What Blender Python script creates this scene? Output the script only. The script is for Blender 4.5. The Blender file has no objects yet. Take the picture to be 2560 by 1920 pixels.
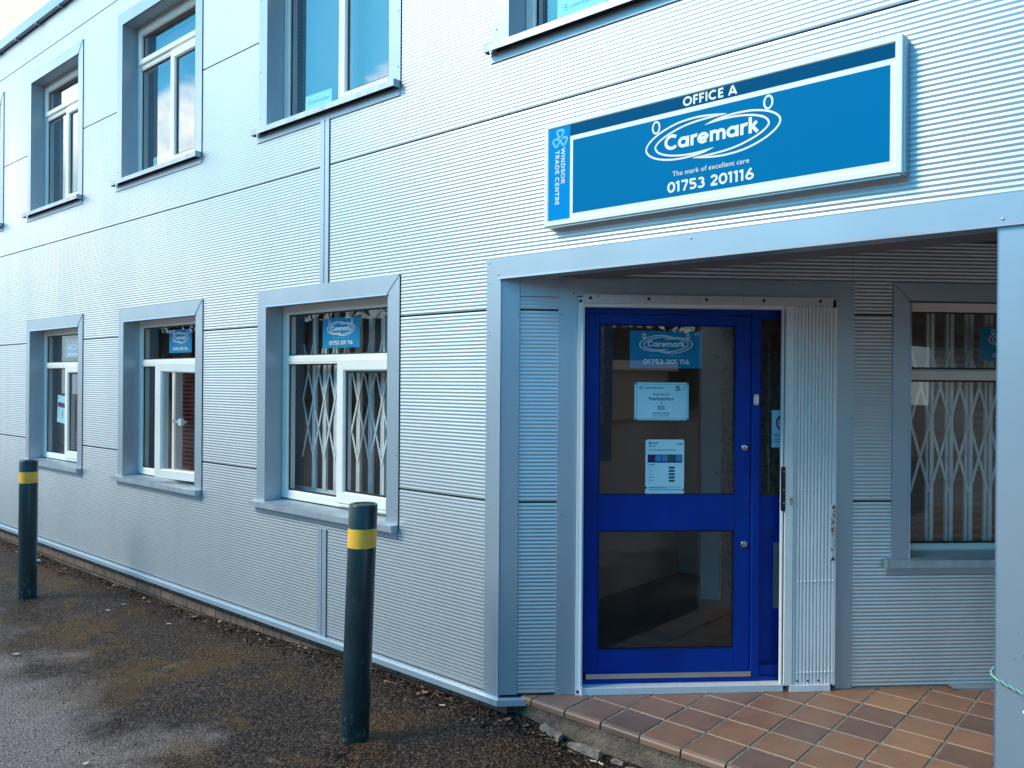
import bpy, bmesh, math, random
from mathutils import Matrix, Vector, noise as mnoise
random.seed(7)
R = math.radians
S = bpy.context.scene
COL = S.collection

# ------------------------------------------------------------------ camera
HC = 1.67
cam_d = bpy.data.cameras.new('camera'); cam = bpy.data.objects.new('camera', cam_d); COL.objects.link(cam)
cam_d.sensor_width = 36; cam_d.lens = 28.478; cam_d.clip_start = 0.05; cam_d.clip_end = 800
cam.matrix_world = Matrix(((0.756030356, -0.00617943, 0.654507384, 0), (0.654493436, -0.00434045, -0.756055224, 0),
                           (0.00751285, 0.99997149, 0.00076289, HC), (0, 0, 0, 1)))
S.camera = cam
# ------------------------------------------------------------------ light
SUN_AZ = R(217)      # clockwise from +Y
SUN_EL = R(40)
sun_d = bpy.data.lights.new('sun', 'SUN'); sun = bpy.data.objects.new('sun', sun_d); COL.objects.link(sun)
sun_d.energy = 1.85; sun_d.angle = R(20); sun_d.color = (1.0, .86, .66)
to_sun = Vector((math.sin(SUN_AZ) * math.cos(SUN_EL), math.cos(SUN_AZ) * math.cos(SUN_EL), math.sin(SUN_EL)))
sun.rotation_euler = to_sun.to_track_quat('Z', 'Y').to_euler()
sun.location = to_sun * 60
W = bpy.data.worlds.new('World'); S.world = W; W.use_nodes = True
nt = W.node_tree; nt.nodes.clear()
def N(t, typ, **kw):
    n = t.nodes.new(typ)
    for k, v in kw.items(): setattr(n, k, v)
    return n
def math_node(t, op, a, b=None, c=None, clamp=False):
    n = N(t, 'ShaderNodeMath', operation=op); n.use_clamp = clamp
    for i, v in enumerate((a, b, c)):
        if v is None: continue
        if isinstance(v, (int, float)): n.inputs[i].default_value = v
        else: t.links.new(v, n.inputs[i])
    return n.outputs[0]
out = N(nt, 'ShaderNodeOutputWorld'); bg = N(nt, 'ShaderNodeBackground'); bg.inputs[1].default_value = 0.15
sky = N(nt, 'ShaderNodeTexSky', sky_type='NISHITA'); sky.sun_disc = False
sky.sun_elevation = SUN_EL; sky.sun_rotation = SUN_AZ; sky.air_density = 1.0; sky.dust_density = 0.6; sky.ozone_density = 1.6
tc = N(nt, 'ShaderNodeTexCoord'); sep = N(nt, 'ShaderNodeSeparateXYZ'); nt.links.new(tc.outputs['Generated'], sep.inputs[0])
nz = N(nt, 'ShaderNodeTexNoise'); nz.inputs['Scale'].default_value = 3.2; nz.inputs['Detail'].default_value = 7; nz.inputs['Roughness'].default_value = .58
mp = N(nt, 'ShaderNodeMapping'); mp.inputs['Scale'].default_value = (1, 1, 1.7); nt.links.new(tc.outputs['Generated'], mp.inputs[0]); nt.links.new(mp.outputs[0], nz.inputs[0])
x, y, z = sep.outputs
n0 = math_node(nt, 'SUBTRACT', nz.outputs[0], .5)
# cloud bank low in the west, reaching high behind the roof; broken cloud elsewhere
edge = math_node(nt, 'MULTIPLY_ADD', x, -.75, -.18)                 # higher towards -X
edge = math_node(nt, 'MAXIMUM', math_node(nt, 'MINIMUM', edge, .345), .075)   # hazy cloud all round the horizon
back = math_node(nt, 'MULTIPLY_ADD', y, 1.6, .10, clamp=True)         # behind the building: all cloud
edge = math_node(nt, 'ADD', edge, back)
d = math_node(nt, 'SUBTRACT', edge, z)
d = math_node(nt, 'MULTIPLY_ADD', n0, .55, d)
mA = math_node(nt, 'MULTIPLY', d, 16, clamp=True)
mB = math_node(nt, 'MULTIPLY_ADD', n0, 7, -.75, clamp=True)
mask = math_node(nt, 'MAXIMUM', mA, mB)
shade = N(nt, 'ShaderNodeTexNoise'); shade.inputs['Scale'].default_value = 6; nt.links.new(mp.outputs[0], shade.inputs[0])
ccol = N(nt, 'ShaderNodeMixRGB'); ccol.inputs[1].default_value = (2.9, 5.2, 6.8, 1); ccol.inputs[2].default_value = (18.5, 17.3, 15.2, 1)
lo = math_node(nt, 'MULTIPLY_ADD', z, 9.0, -1.9, clamp=True)
lo = math_node(nt, 'MULTIPLY_ADD', shade.outputs[0], .5, lo, clamp=True)
nt.links.new(lo, ccol.inputs[0])
rear = N(nt, 'ShaderNodeMixRGB'); rear.inputs[2].default_value = (4.3, 4.15, 3.8, 1); nt.links.new(ccol.outputs[0], rear.inputs[1])
nt.links.new(math_node(nt, 'MULTIPLY', y, 8, clamp=True), rear.inputs[0])
mix = N(nt, 'ShaderNodeMixRGB'); nt.links.new(mask, mix.inputs[0]); tint = N(nt, 'ShaderNodeMixRGB', blend_type='MULTIPLY'); tint.inputs[0].default_value = 1; tint.inputs[2].default_value = (.21, 1.0, 1.24, 1); nt.links.new(sky.outputs[0], tint.inputs[1]); nt.links.new(tint.outputs[0], mix.inputs[1]); nt.links.new(rear.outputs[0], mix.inputs[2])
nt.links.new(mix.outputs[0], bg.inputs[0]); nt.links.new(bg.outputs[0], out.inputs[0])
S.view_settings.view_transform = 'Standard'; S.view_settings.look = 'None'; S.view_settings.exposure = 0.75; S.view_settings.gamma = 1.0
S.cycles.max_bounces = 8; S.cycles.transparent_max_bounces = 16

# ------------------------------------------------------------------ frames of reference
YF = 3.2305; CX = -2.876; Q = math.sqrt(.5)
def fac(u, o, z): return (u, YF - o, z)                              # facade: along, outwards, up
def dw(s, o, z): return (CX + (s + o) * Q, YF + (s - o) * Q, z)      # the wall at 45 degrees with the door
def rec(s, z, o):                                                    # where a sight line at (s, z) meets depth o
    k = (4.318 - o) / 4.318
    return -.25 + (s + .25) * k, HC + (z - HC) * k
def world(x, y, z): return (x, y, z)

# ------------------------------------------------------------------ materials
def mat(name, col, rough=.5, metal=0.0, spec=.5, coat=0.0):
    m = bpy.data.materials.new(name); m.use_nodes = True
    b = m.node_tree.nodes['Principled BSDF']
    b.inputs['Base Color'].default_value = (*col, 1); b.inputs['Roughness'].default_value = rough
    b.inputs['Metallic'].default_value = metal; b.inputs['Specular IOR Level'].default_value = spec
    b.inputs['Coat Weight'].default_value = coat
    return m
def coords(t, scale=(1, 1, 1)):
    g = N(t, 'ShaderNodeNewGeometry'); mp = N(t, 'ShaderNodeMapping'); mp.inputs['Scale'].default_value = scale
    t.links.new(g.outputs['Position'], mp.inputs[0]); return mp.outputs[0]
def noise(t, vec, scale, detail=4, rough=.5):
    n = N(t, 'ShaderNodeTexNoise'); n.inputs['Scale'].default_value = scale; n.inputs['Detail'].default_value = detail
    n.inputs['Roughness'].default_value = rough; t.links.new(vec, n.inputs[0]); return n.outputs[0]
def ramp(t, fac_, stops):
    r = N(t, 'ShaderNodeValToRGB'); e = r.color_ramp.elements
    while len(e) < len(stops): e.new(.5)
    for el, (p, c) in zip(e, stops): el.position = p; el.color = (*c, 1) if len(c) == 3 else c
    t.links.new(fac_, r.inputs[0]); return r.outputs[0]
def mixc(t, f, a, b, mode='MIX'):
    n = N(t, 'ShaderNodeMixRGB', blend_type=mode)
    for i, v in enumerate((f, a, b)):
        if isinstance(v, (int, float)): n.inputs[i].default_value = v
        elif isinstance(v, tuple): n.inputs[i].default_value = (*v, 1)
        else: t.links.new(v, n.inputs[i])
    return n.outputs[0]
def dirty(m, amount=.12, scale=3.0, stretch=(1, 1, 1), rough_var=.12, bump=0.0, bscale=200):
    """soft dirt: streaks in colour and in gloss"""
    t = m.node_tree; b = t.nodes['Principled BSDF']
    c = tuple(b.inputs['Base Color'].default_value)[:3]; r0 = b.inputs['Roughness'].default_value
    v = coords(t, stretch); n = noise(t, v, scale, 6, .6)
    dark = tuple(k * (1 - amount * 1.6) for k in c); lite = tuple(min(1, k * (1 + amount * .6)) for k in c)
    t.links.new(ramp(t, n, [(.3, dark), (.62, lite)]), b.inputs['Base Color'])
    t.links.new(math_node(t, 'MULTIPLY_ADD', n, -rough_var, r0 + rough_var * .5), b.inputs['Roughness'])
    if bump:
        bp = N(t, 'ShaderNodeBump'); bp.inputs['Strength'].default_value = bump; bp.inputs['Distance'].default_value = .002
        t.links.new(noise(t, v, bscale, 3), bp.inputs['Height']); t.links.new(bp.outputs[0], b.inputs['Normal'])
    return m
M = {}
M['clad'] = dirty(mat('silver cladding', (.565, .61, .64), .35, .62), .05, 2.2, (1, 1, .22), .12)
M['trim'] = dirty(mat('silver trim', (.40, .475, .54), .40, .50), .06, 1.6, (1, 1, .5), .10, .15, 6)
M['sill'] = dirty(mat('sill metal', (.44, .49, .53), .45, .55), .12, 9, (1, 1, .25), .12)
M['gap'] = mat('dark joint and shade', (.012, .012, .016), .8)  # joints, and the painted shade below sills and coping
M['upvc'] = dirty(mat('white plastic', (.89, .85, .76), .38), .05, 2.5)
M['gasket'] = mat('black gasket', (.012, .012, .014), .55)
M['blue'] = dirty(mat('blue door paint', (.0005, .036, .285), .4, spec=.16), .17, 3.5, (1, 1, .6), .2, .06, 60)
M['white'] = dirty(mat('white gate paint', (.90, .90, .88), .42), .06, 8, (1, 1, .25), .15)
M['alu'] = mat('aluminium', (.6, .6, .6), .35, .9)
M['steel'] = mat('steel', (.62, .58, .54), .3, 1)
M['bolt'] = mat('dark bolt', (.05, .035, .03), .5, .3)
M['black'] = mat('black metal', (.02, .02, .022), .45, .3)
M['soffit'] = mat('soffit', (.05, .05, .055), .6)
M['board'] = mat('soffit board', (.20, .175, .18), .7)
M['dark'] = mat('dark interior', (.035, .033, .032), .9)
M['inwall'] = dirty(mat('interior wall', (.20, .19, .18), .9), .1, 1.5)
M['infloor'] = mat('interior floor', (.05, .046, .044), .85)
M['post'] = mat('interior post', (.85, .80, .74), .6)
M['hall'] = mat('hall wall', (.40, .40, .37), .8)
M['grille'] = dirty(mat('grille paint', (.80, .81, .79), .45), .1, 10)
M['blind'] = mat('pale blind', (.50, .56, .60), .6)
M['redblind'] = mat('red blind', (.34, .06, .045), .5)
M['bollard'] = dirty(mat('dark green plastic', (.006, .026, .032), .34), .25, 12, (1, 1, .5), .2)
def scuffs(m):
    t = m.node_tree; b = t.nodes['Principled BSDF']; src = b.inputs['Base Color'].links[0].from_socket
    n = noise(t, coords(t, (1, 1, .55)), 34, 7, .75); g = N(t, 'ShaderNodeNewGeometry'); sp = N(t, 'ShaderNodeSeparateXYZ'); t.links.new(g.outputs['Position'], sp.inputs[0])
    lo = math_node(t, 'MULTIPLY_ADD', sp.outputs[2], -.9, .10, clamp=True)                     # splashed soil near the foot
    f = math_node(t, 'MULTIPLY', math_node(t, 'SUBTRACT', math_node(t, 'ADD', n, math_node(t, 'MULTIPLY', lo, .35)), .61), 14, clamp=True)
    t.links.new(mixc(t, math_node(t, 'MULTIPLY', f, .6), src, (.17, .18, .17)), b.inputs['Base Color']); return m
scuffs(M['bollard'])
M['yellow'] = dirty(mat('yellow band', (.95, .50, .055), .4), .07, 20)
M['paper'] = mat('paper', (.52, .84, .92), .6)
M['poster'] = mat('poster blue', (.004, .26, .48), .6, spec=.1)
M['ink'] = mat('ink', (.012, .03, .045), .6)
M['teal'] = mat('teal ink', (.01, .19, .26), .6)
M['navy'] = mat('navy ink', (.006, .014, .09), .6)
M['midblue'] = mat('mid blue ink', (.06, .22, .55), .6)
M['green'] = mat('green ink', (.008, .10, .09), .6)
M['red'] = mat('red ink', (.45, .02, .03), .6)
M['signwhite'] = mat('sign white', (.90, .87, .79), .35)
M['signblue'] = mat('sign blue', (.0003, .180, .385), .5, spec=.02)
M['signdark'] = mat('sign dark blue', (.0003, .088, .20), .5, spec=.02)
M['signlight'] = mat('sign light blue', (.0005, .28, .66), .5, spec=.02)
M['cyan'] = mat('sign cyan', (.10, .55, .80), .4)
M['leafm'] = mat('dry leaf', (.24, .13, .06), .7)
M['leafpink'] = mat('red leaf', (.30, .09, .07), .7)
M['butt'] = mat('cigarette butt', (.66, .50, .34), .8)
M['twig'] = mat('twig', (.30, .20, .12), .8)

def glass(name, base, tint=(.93, .96, .97), dirt=.05):
    m = bpy.data.materials.new(name); m.use_nodes = True; t = m.node_tree; t.nodes.clear()
    o = N(t, 'ShaderNodeOutputMaterial'); tr = N(t, 'ShaderNodeBsdfTransparent'); gl = N(t, 'ShaderNodeBsdfGlossy')
    tr.inputs[0].default_value = (*tint, 1); gl.inputs['Roughness'].default_value = .012
    g_ = N(t, 'ShaderNodeNewGeometry'); dp = N(t, 'ShaderNodeVectorMath', operation='DOT_PRODUCT'); t.links.new(g_.outputs['Incoming'], dp.inputs[0]); t.links.new(g_.outputs['Normal'], dp.inputs[1])
    c5 = math_node(t, 'POWER', math_node(t, 'SUBTRACT', 1.0, math_node(t, 'ABSOLUTE', dp.outputs['Value'])), 5)
    f = math_node(t, 'MULTIPLY_ADD', c5, 1 - base, base, clamp=True)
    bp = N(t, 'ShaderNodeBump'); bp.inputs['Strength'].default_value = .05; bp.inputs['Distance'].default_value = .01
    t.links.new(noise(t, coords(t), 2.2, 1), bp.inputs['Height']); t.links.new(bp.outputs[0], gl.inputs['Normal'])
    mx = N(t, 'ShaderNodeMixShader'); t.links.new(f, mx.inputs[0]); t.links.new(tr.outputs[0], mx.inputs[1]); t.links.new(gl.outputs[0], mx.inputs[2])
    df = N(t, 'ShaderNodeBsdfDiffuse'); df.inputs[0].default_value = (.6, .6, .58, 1)
    m2 = N(t, 'ShaderNodeMixShader'); t.links.new(mx.outputs[0], m2.inputs[1]); t.links.new(df.outputs[0], m2.inputs[2])
    dn = noise(t, coords(t, (1, 1, .35)), 9, 6, .65)
    t.links.new(math_node(t, 'MULTIPLY_ADD', dn, dirt * 2.4, -dirt * .8, clamp=True), m2.inputs[0])
    t.links.new(m2.outputs[0], o.inputs[0]); return m
M['glass'] = glass('window glass', .09)
M['mirrorglass'] = glass('coated upper glass', .30, dirt=.01)
M['doorglass'] = glass('door glass', .08, dirt=.02)
M['glassdirty'] = glass('weathered window glass', .09, dirt=.16)

def brick_mat(name, c1, c2, mortar, scale=1.0):
    m = mat(name, c1, .85); t = m.node_tree; b = t.nodes['Principled BSDF']
    g = N(t, 'ShaderNodeTexCoord')
    br = N(t, 'ShaderNodeTexBrick'); t.links.new(g.outputs['UV'], br.inputs[0])
    br.inputs['Color1'].default_value = (*c1, 1); br.inputs['Color2'].default_value = (*c2, 1); br.inputs['Mortar'].default_value = (*mortar, 1)
    br.inputs['Scale'].default_value = 1; br.inputs['Mortar Size'].default_value = .007; br.inputs['Brick Width'].default_value = .225; br.inputs['Row Height'].default_value = .075
    br.inputs['Mortar Smooth'].default_value = .4
    v = coords(t); n = noise(t, v, 14, 8, .65)
    c = mixc(t, .8, br.outputs[0], ramp(t, n, [(.3, (.30, .27, .25)), (.7, (1, 1, 1))]), 'MULTIPLY')
    t.links.new(c, b.inputs['Base Color'])
    h = math_node(t, 'MULTIPLY_ADD', br.outputs['Fac'], -.6, n)
    bp = N(t, 'ShaderNodeBump'); bp.inputs['Distance'].default_value = .012; bp.inputs['Strength'].default_value = .9; t.links.new(h, bp.inputs['Height']); t.links.new(bp.outputs[0], b.inputs['Normal'])
    return m
M['brick'] = brick_mat('plinth brick', (.25, .165, .125), (.16, .115, .092), (.035, .028, .024))
M['inbrick'] = brick_mat('interior brick', (.52, .31, .19), (.42, .24, .15), (.55, .46, .38))

def asphalt_mat():
    m = mat('old asphalt', (.04, .04, .04), .85); t = m.node_tree; b = t.nodes['Principled BSDF']
    v = coords(t)
    sp = N(t, 'ShaderNodeSeparateXYZ'); t.links.new(v, sp.inputs[0])
    fine = noise(t, v, 260, 3, .7); mid = noise(t, v, 60, 5, .7); big = noise(t, v, 2.1, 6, .62); big2 = noise(t, v, 0.9, 5, .6)
    vo = N(t, 'ShaderNodeTexVoronoi'); vo.inputs['Scale'].default_value = 95; t.links.new(v, vo.inputs[0])
    # pale worn zone away from the wall, dark damp band near it
    dist = math_node(t, 'SUBTRACT', 3.25, sp.outputs[1])
    dist = math_node(t, 'MULTIPLY_ADD', math_node(t, 'SUBTRACT', sp.outputs[0], -4.4), -.06, dist)
    worn = math_node(t, 'MULTIPLY_ADD', big, 2.2, math_node(t, 'ADD', dist, -2.22))
    worn = math_node(t, 'MULTIPLY', worn, 1.7, clamp=True)
    patch = math_node(t, 'MULTIPLY_ADD', noise(t, coords(t, (1, 1.4, 1)), 3.3, 7, .7), 9, -5.6, clamp=True)
    worn = math_node(t, 'MAXIMUM', worn, math_node(t, 'MULTIPLY', patch, .75))
    stone = ramp(t, vo.outputs['Color'], [(.2, (.010, .006, .005)), (.5, (.056, .034, .026)), (.85, (.28, .19, .15))])
    dark = mixc(t, .9, stone, ramp(t, mid, [(.3, (.22, .20, .19)), (.7, (.92, .85, .80))]), 'MULTIPLY')
    dark = mixc(t, .85, dark, ramp(t, big2, [(.3, (.55, .5, .48)), (.7, (1.0, .95, .92))]), 'MULTIPLY')
    lite = mixc(t, ramp(t, fine, [(.38, (0, 0, 0)), (.60, (1, 1, 1))]), mixc(t, .6, dark, (.09, .066, .058)), (.60, .465, .43))
    wf = math_node(t, 'MULTIPLY', worn, math_node(t, 'MULTIPLY_ADD', mid, 2.6, -.55, clamp=True), clamp=True)
    c = mixc(t, wf, dark, lite)
    # moss in patches
    mossn = noise(t, coords(t, (1.0, 1.3, 1)), 1.7, 6, .65)
    band = math_node(t, 'MULTIPLY', math_node(t, 'SUBTRACT', 1.0, math_node(t, 'ABSOLUTE', math_node(t, 'MULTIPLY_ADD', dist, 1.15, -.95)), clamp=True), 1.0)
    mf = math_node(t, 'MULTIPLY', math_node(t, 'MULTIPLY_ADD', mossn, 9, -4.3, clamp=True), band)
    mf = math_node(t, 'MULTIPLY', mf, math_node(t, 'MULTIPLY_ADD', mid, 3.4, -.9, clamp=True), clamp=True)
    mossc = ramp(t, fine, [(.3, (.050, .026, .004)), (.7, (.33, .150, .014))])
    c = mixc(t, math_node(t, 'MULTIPLY', mf, .62), c, mossc)
    t.links.new(c, b.inputs['Base Color'])
    t.links.new(math_node(t, 'MULTIPLY_ADD', wf, .25, .58), b.inputs['Roughness'])
    b.inputs['Specular IOR Level'].default_value = .12
    h = math_node(t, 'MULTIPLY_ADD', vo.outputs['Distance'], -1.0, math_node(t, 'MULTIPLY_ADD', mid, 1.3, math_node(t, 'MULTIPLY', fine, .5)))
    bp = N(t, 'ShaderNodeBump'); bp.inputs['Distance'].default_value = .012; bp.inputs['Strength'].default_value = .9
    t.links.new(h, bp.inputs['Height']); t.links.new(bp.outputs[0], b.inputs['Normal'])
    return m
M['asphalt'] = asphalt_mat()
def tile_mat():
    m = mat('quarry tile', (.25, .12, .09), .5); t = m.node_tree; b = t.nodes['Principled BSDF']
    at = N(t, 'ShaderNodeAttribute', attribute_name='tone')
    v = coords(t); n = noise(t, v, 9, 6, .65); f = noise(t, v, 420, 2, .6)
    c = ramp(t, at.outputs['Fac'], [(0, (.135, .080, .070)), (.35, (.26, .132, .086)), (.7, (.38, .180, .095)), (1, (.45, .222, .115))])
    c = mixc(t, .55, c, ramp(t, n, [(.25, (.50, .47, .47)), (.7, (1.08, 1.05, 1.02))]), 'MULTIPLY')
    c = mixc(t, .5, c, ramp(t, f, [(.3, (.72, .72, .72)), (.7, (1.1, 1.1, 1.1))]), 'MULTIPLY')
    dn = noise(t, v, 2.6, 7, .7); c = mixc(t, math_node(t, 'MULTIPLY_ADD', dn, 1.5, -.5, clamp=True), c, mixc(t, .5, c, (.34, .26, .22)))
    t.links.new(c, b.inputs['Base Color']); t.links.new(math_node(t, 'MULTIPLY_ADD', n, .3, .27), b.inputs['Roughness'])
    bp = N(t, 'ShaderNodeBump'); bp.inputs['Distance'].default_value = .0015; bp.inputs['Strength'].default_value = .5
    t.links.new(math_node(t, 'ADD', f, noise(t, v, 30, 3)), bp.inputs['Height']); t.links.new(bp.outputs[0], b.inputs['Normal'])
    return m
M['tile'] = tile_mat()
def rough_mat(name, ca, cb, scale, dist=.01):
    m = mat(name, ca, .9); t = m.node_tree; b = t.nodes['Principled BSDF']; v = coords(t)
    n = noise(t, v, scale, 8, .7); f = noise(t, v, scale * 7, 4, .6)
    c = mixc(t, .6, ramp(t, n, [(.3, ca), (.68, cb)]), ramp(t, f, [(.3, (.5, .5, .5)), (.7, (1.1, 1.1, 1.1))]), 'MULTIPLY')
    t.links.new(c, b.inputs['Base Color'])
    bp = N(t, 'ShaderNodeBump'); bp.inputs['Distance'].default_value = dist; bp.inputs['Strength'].default_value = 1
    t.links.new(math_node(t, 'ADD', n, f), bp.inputs['Height']); t.links.new(bp.outputs[0], b.inputs['Normal'])
    return m
M['grout'] = rough_mat('grout', (.13, .11, .09), (.42, .36, .30), 13, .003)
M['riser'] = rough_mat('step riser', (.075, .055, .042), (.24, .17, .12), 9, .012)
M['kerbbit'] = rough_mat('broken kerb', (.12, .09, .07), (.44, .36, .30), 14, .012)
M['litter'] = rough_mat('leaf litter', (.014, .009, .006), (.075, .042, .025), 40, .006)
M['hedge'] = rough_mat('hedge leaves', (.012, .014, .010), (.05, .045, .03), 2, .02)
M['render'] = mat('pale building', (.55, .50, .47), .8)
M['bark'] = mat('bark', (.05, .04, .03), .9)
M['flag'] = mat('flag blue', (.004, .10, .36), .6)
def rust_mat():
    m = mat('rusty paint', (.7, .7, .7), .6); t = m.node_tree; b = t.nodes['Principled BSDF']; v = coords(t)
    n = noise(t, v, 55, 6, .6)
    t.links.new(ramp(t, n, [(.50, (.70, .70, .70)), (.57, (.30, .09, .02)), (.7, (.10, .035, .02))]), b.inputs['Base Color']); return m
M['rust'] = rust_mat()
def peel_mat():
    m = mat('peeling white paint', (.7, .7, .7), .5); t = m.node_tree; b = t.nodes['Principled BSDF']; v = coords(t)
    n = noise(t, v, 38, 7, .7)
    t.links.new(ramp(t, n, [(.30, (.06, .045, .04)), (.36, (.66, .68, .69)), (.7, (.76, .77, .77))]), b.inputs['Base Color']); return m
M['peel'] = peel_mat()

# ------------------------------------------------------------------ mesh building
class MB:
    def __init__(s, tf=world): s.v = []; s.f = []; s.mi = []; s.mats = []; s.tf = tf; s.uv = []; s.tone = []
    def m(s, name):
        if name not in s.mats: s.mats.append(name)
        return s.mats.index(name)
    def poly(s, pts, mt, tf=None, uv=None):
        tf = tf or s.tf; b = len(s.v)
        for p in pts: s.v.append(tf(*p))
        s.f.append(tuple(range(b, b + len(pts)))); s.mi.append(s.m(mt)); s.uv.append(uv)
    def hexa(s, p, mt, tf=None):                     # eight points: bottom four, top four
        tf = tf or s.tf; b = len(s.v); s.v += [tf(*q) for q in p]; k = s.m(mt)
        for f in ((3, 2, 1, 0), (4, 5, 6, 7), (0, 1, 5, 4), (1, 2, 6, 5), (2, 3, 7, 6), (3, 0, 4, 7)):
            s.f.append(tuple(b + i for i in f)); s.mi.append(k); s.uv.append(None)
    def box(s, u0, u1, o0, o1, z0, z1, mt, tf=None):
        s.hexa([(u0, o0, z0), (u1, o0, z0), (u1, o1, z0), (u0, o1, z0), (u0, o0, z1), (u1, o0, z1), (u1, o1, z1), (u0, o1, z1)], mt, tf)
    def prism(s, poly, o0, o1, mt, tf=None):         # outline in (u, z) given thickness from o0 to o1
        n = len(poly); tf = tf or s.tf; b = len(s.v); k = s.m(mt)
        s.v += [tf(u, o0, z) for u, z in poly] + [tf(u, o1, z) for u, z in poly]
        s.f.append(tuple(range(b, b + n))); s.f.append(tuple(range(b + 2 * n - 1, b + n - 1, -1)))
        for i in range(n):
            j = (i + 1) % n; s.f.append((b + j, b + i, b + n + i, b + n + j))
        s.mi += [k] * (n + 2); s.uv += [None] * (n + 2)
    def bar(s, a, c, w, d, mt, tf=None):             # flat bar between two (u, z) points centred at outwards a[1]
        (u0, o, z0), (u1, o1, z1) = a, c; L = math.hypot(u1 - u0, z1 - z0); nx, nz_ = -(z1 - z0) / L * w / 2, (u1 - u0) / L * w / 2
        s.hexa([(u0 + nx, o, z0 + nz_), (u0 - nx, o, z0 - nz_), (u0 - nx, o + d, z0 - nz_), (u0 + nx, o + d, z0 + nz_),
                (u1 + nx, o1, z1 + nz_), (u1 - nx, o1, z1 - nz_), (u1 - nx, o1 + d, z1 - nz_), (u1 + nx, o1 + d, z1 + nz_)], mt, tf)
    def dome(s, u, o, z, r, h, mt, n=10, tf=None, ring=2):   # screw or rivet head standing out of a wall
        tf = tf or s.tf; k = s.m(mt); b = len(s.v)
        for i in range(ring):
            rr = r * math.cos(i / ring * math.pi / 2); hh = h * math.sin(i / ring * math.pi / 2)
            for j in range(n):
                a = 2 * math.pi * j / n; s.v.append(tf(u + rr * math.cos(a), o + hh, z + rr * math.sin(a)))
        s.v.append(tf(u, o + h, z)); top = len(s.v) - 1
        for i in range(ring - 1):
            for j in range(n):
                q = (j + 1) % n; s.f.append((b + i * n + j, b + i * n + q, b + (i + 1) * n + q, b + (i + 1) * n + j)); s.mi.append(k); s.uv.append(None)
        for j in range(n): s.f.append((b + (ring - 1) * n + j, b + (ring - 1) * n + (j + 1) % n, top)); s.mi.append(k); s.uv.append(None)
    def tube(s, pts, r, mt, n=8, tf=None, r2=None):
        tf = tf or s.tf; P = [Vector(tf(*p)) for p in pts]; k = s.m(mt); b = len(s.v)
        for i, p in enumerate(P):
            t_ = (P[min(i + 1, len(P) - 1)] - P[max(i - 1, 0)]).normalized()
            a = t_.cross(Vector((0, 0, 1)))
            if a.length < 1e-3: a = t_.cross(Vector((1, 0, 0)))
            a.normalize(); c = t_.cross(a); rr = r if r2 is None else r + (r2 - r) * i / (len(P) - 1)
            for j in range(n):
                an = 2 * math.pi * j / n; s.v.append(tuple(p + a * rr * math.cos(an) + c * rr * math.sin(an)))
        for i in range(len(P) - 1):
            for j in range(n):
                q = (j + 1) % n; s.f.append((b + i * n + j, b + i * n + q, b + (i + 1) * n + q, b + (i + 1) * n + j)); s.mi.append(k); s.uv.append(None)
        s.f.append(tuple(b + j for j in range(n - 1, -1, -1))); s.f.append(tuple(b + (len(P) - 1) * n + j for j in range(n))); s.mi += [k, k]; s.uv += [None, None]
    def build(s, name, parent=None, smooth=False, fix=True):
        me = bpy.data.meshes.new(name); me.from_pydata(s.v, [], s.f)
        for q in s.mats: me.materials.append(M[q])
        me.polygons.foreach_set('material_index', s.mi)
        if any(u is not None for u in s.uv):
            ul = me.uv_layers.new(name='UVMap')
            for p, u in zip(me.polygons, s.uv):
                if u is None: continue
                for li, q in zip(p.loop_indices, u): ul.data[li].uv = q
        if s.tone:
            at = me.attributes.new('tone', 'FLOAT', 'FACE'); at.data.foreach_set('value', s.tone)
        if fix:
            bm = bmesh.new(); bm.from_mesh(me); bmesh.ops.recalc_face_normals(bm, faces=bm.faces); bm.to_mesh(me); bm.free()
        if smooth: me.polygons.foreach_set('use_smooth', [True] * len(me.polygons))
        o = bpy.data.objects.new(name, me); COL.objects.link(o)
        if parent: adopt(o, parent)
        return o
def adopt(o, parent):
    o.parent = parent
    p = parent; m = Matrix.Identity(4)
    while p: m = p.matrix_basis @ m if p.parent is None else p.matrix_parent_inverse @ p.matrix_basis @ m if False else m; p = p.parent
    top = parent
    while top.parent: top = top.parent
    if parent is top and top.type == 'EMPTY': o.matrix_parent_inverse = Matrix.Translation(-top.location)
def tag(o, label=None, cat=None, group=None, kind=None):
    if label: o['label'] = label
    if cat: o['category'] = cat
    if group: o['group'] = group
    if kind: o['kind'] = kind
    return o
def thing(name, loc, label, cat, group=None):
    o = bpy.data.objects.new(name, None); COL.objects.link(o); o.location = loc; o.empty_display_size = .2
    return tag(o, label, cat, group)

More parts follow.
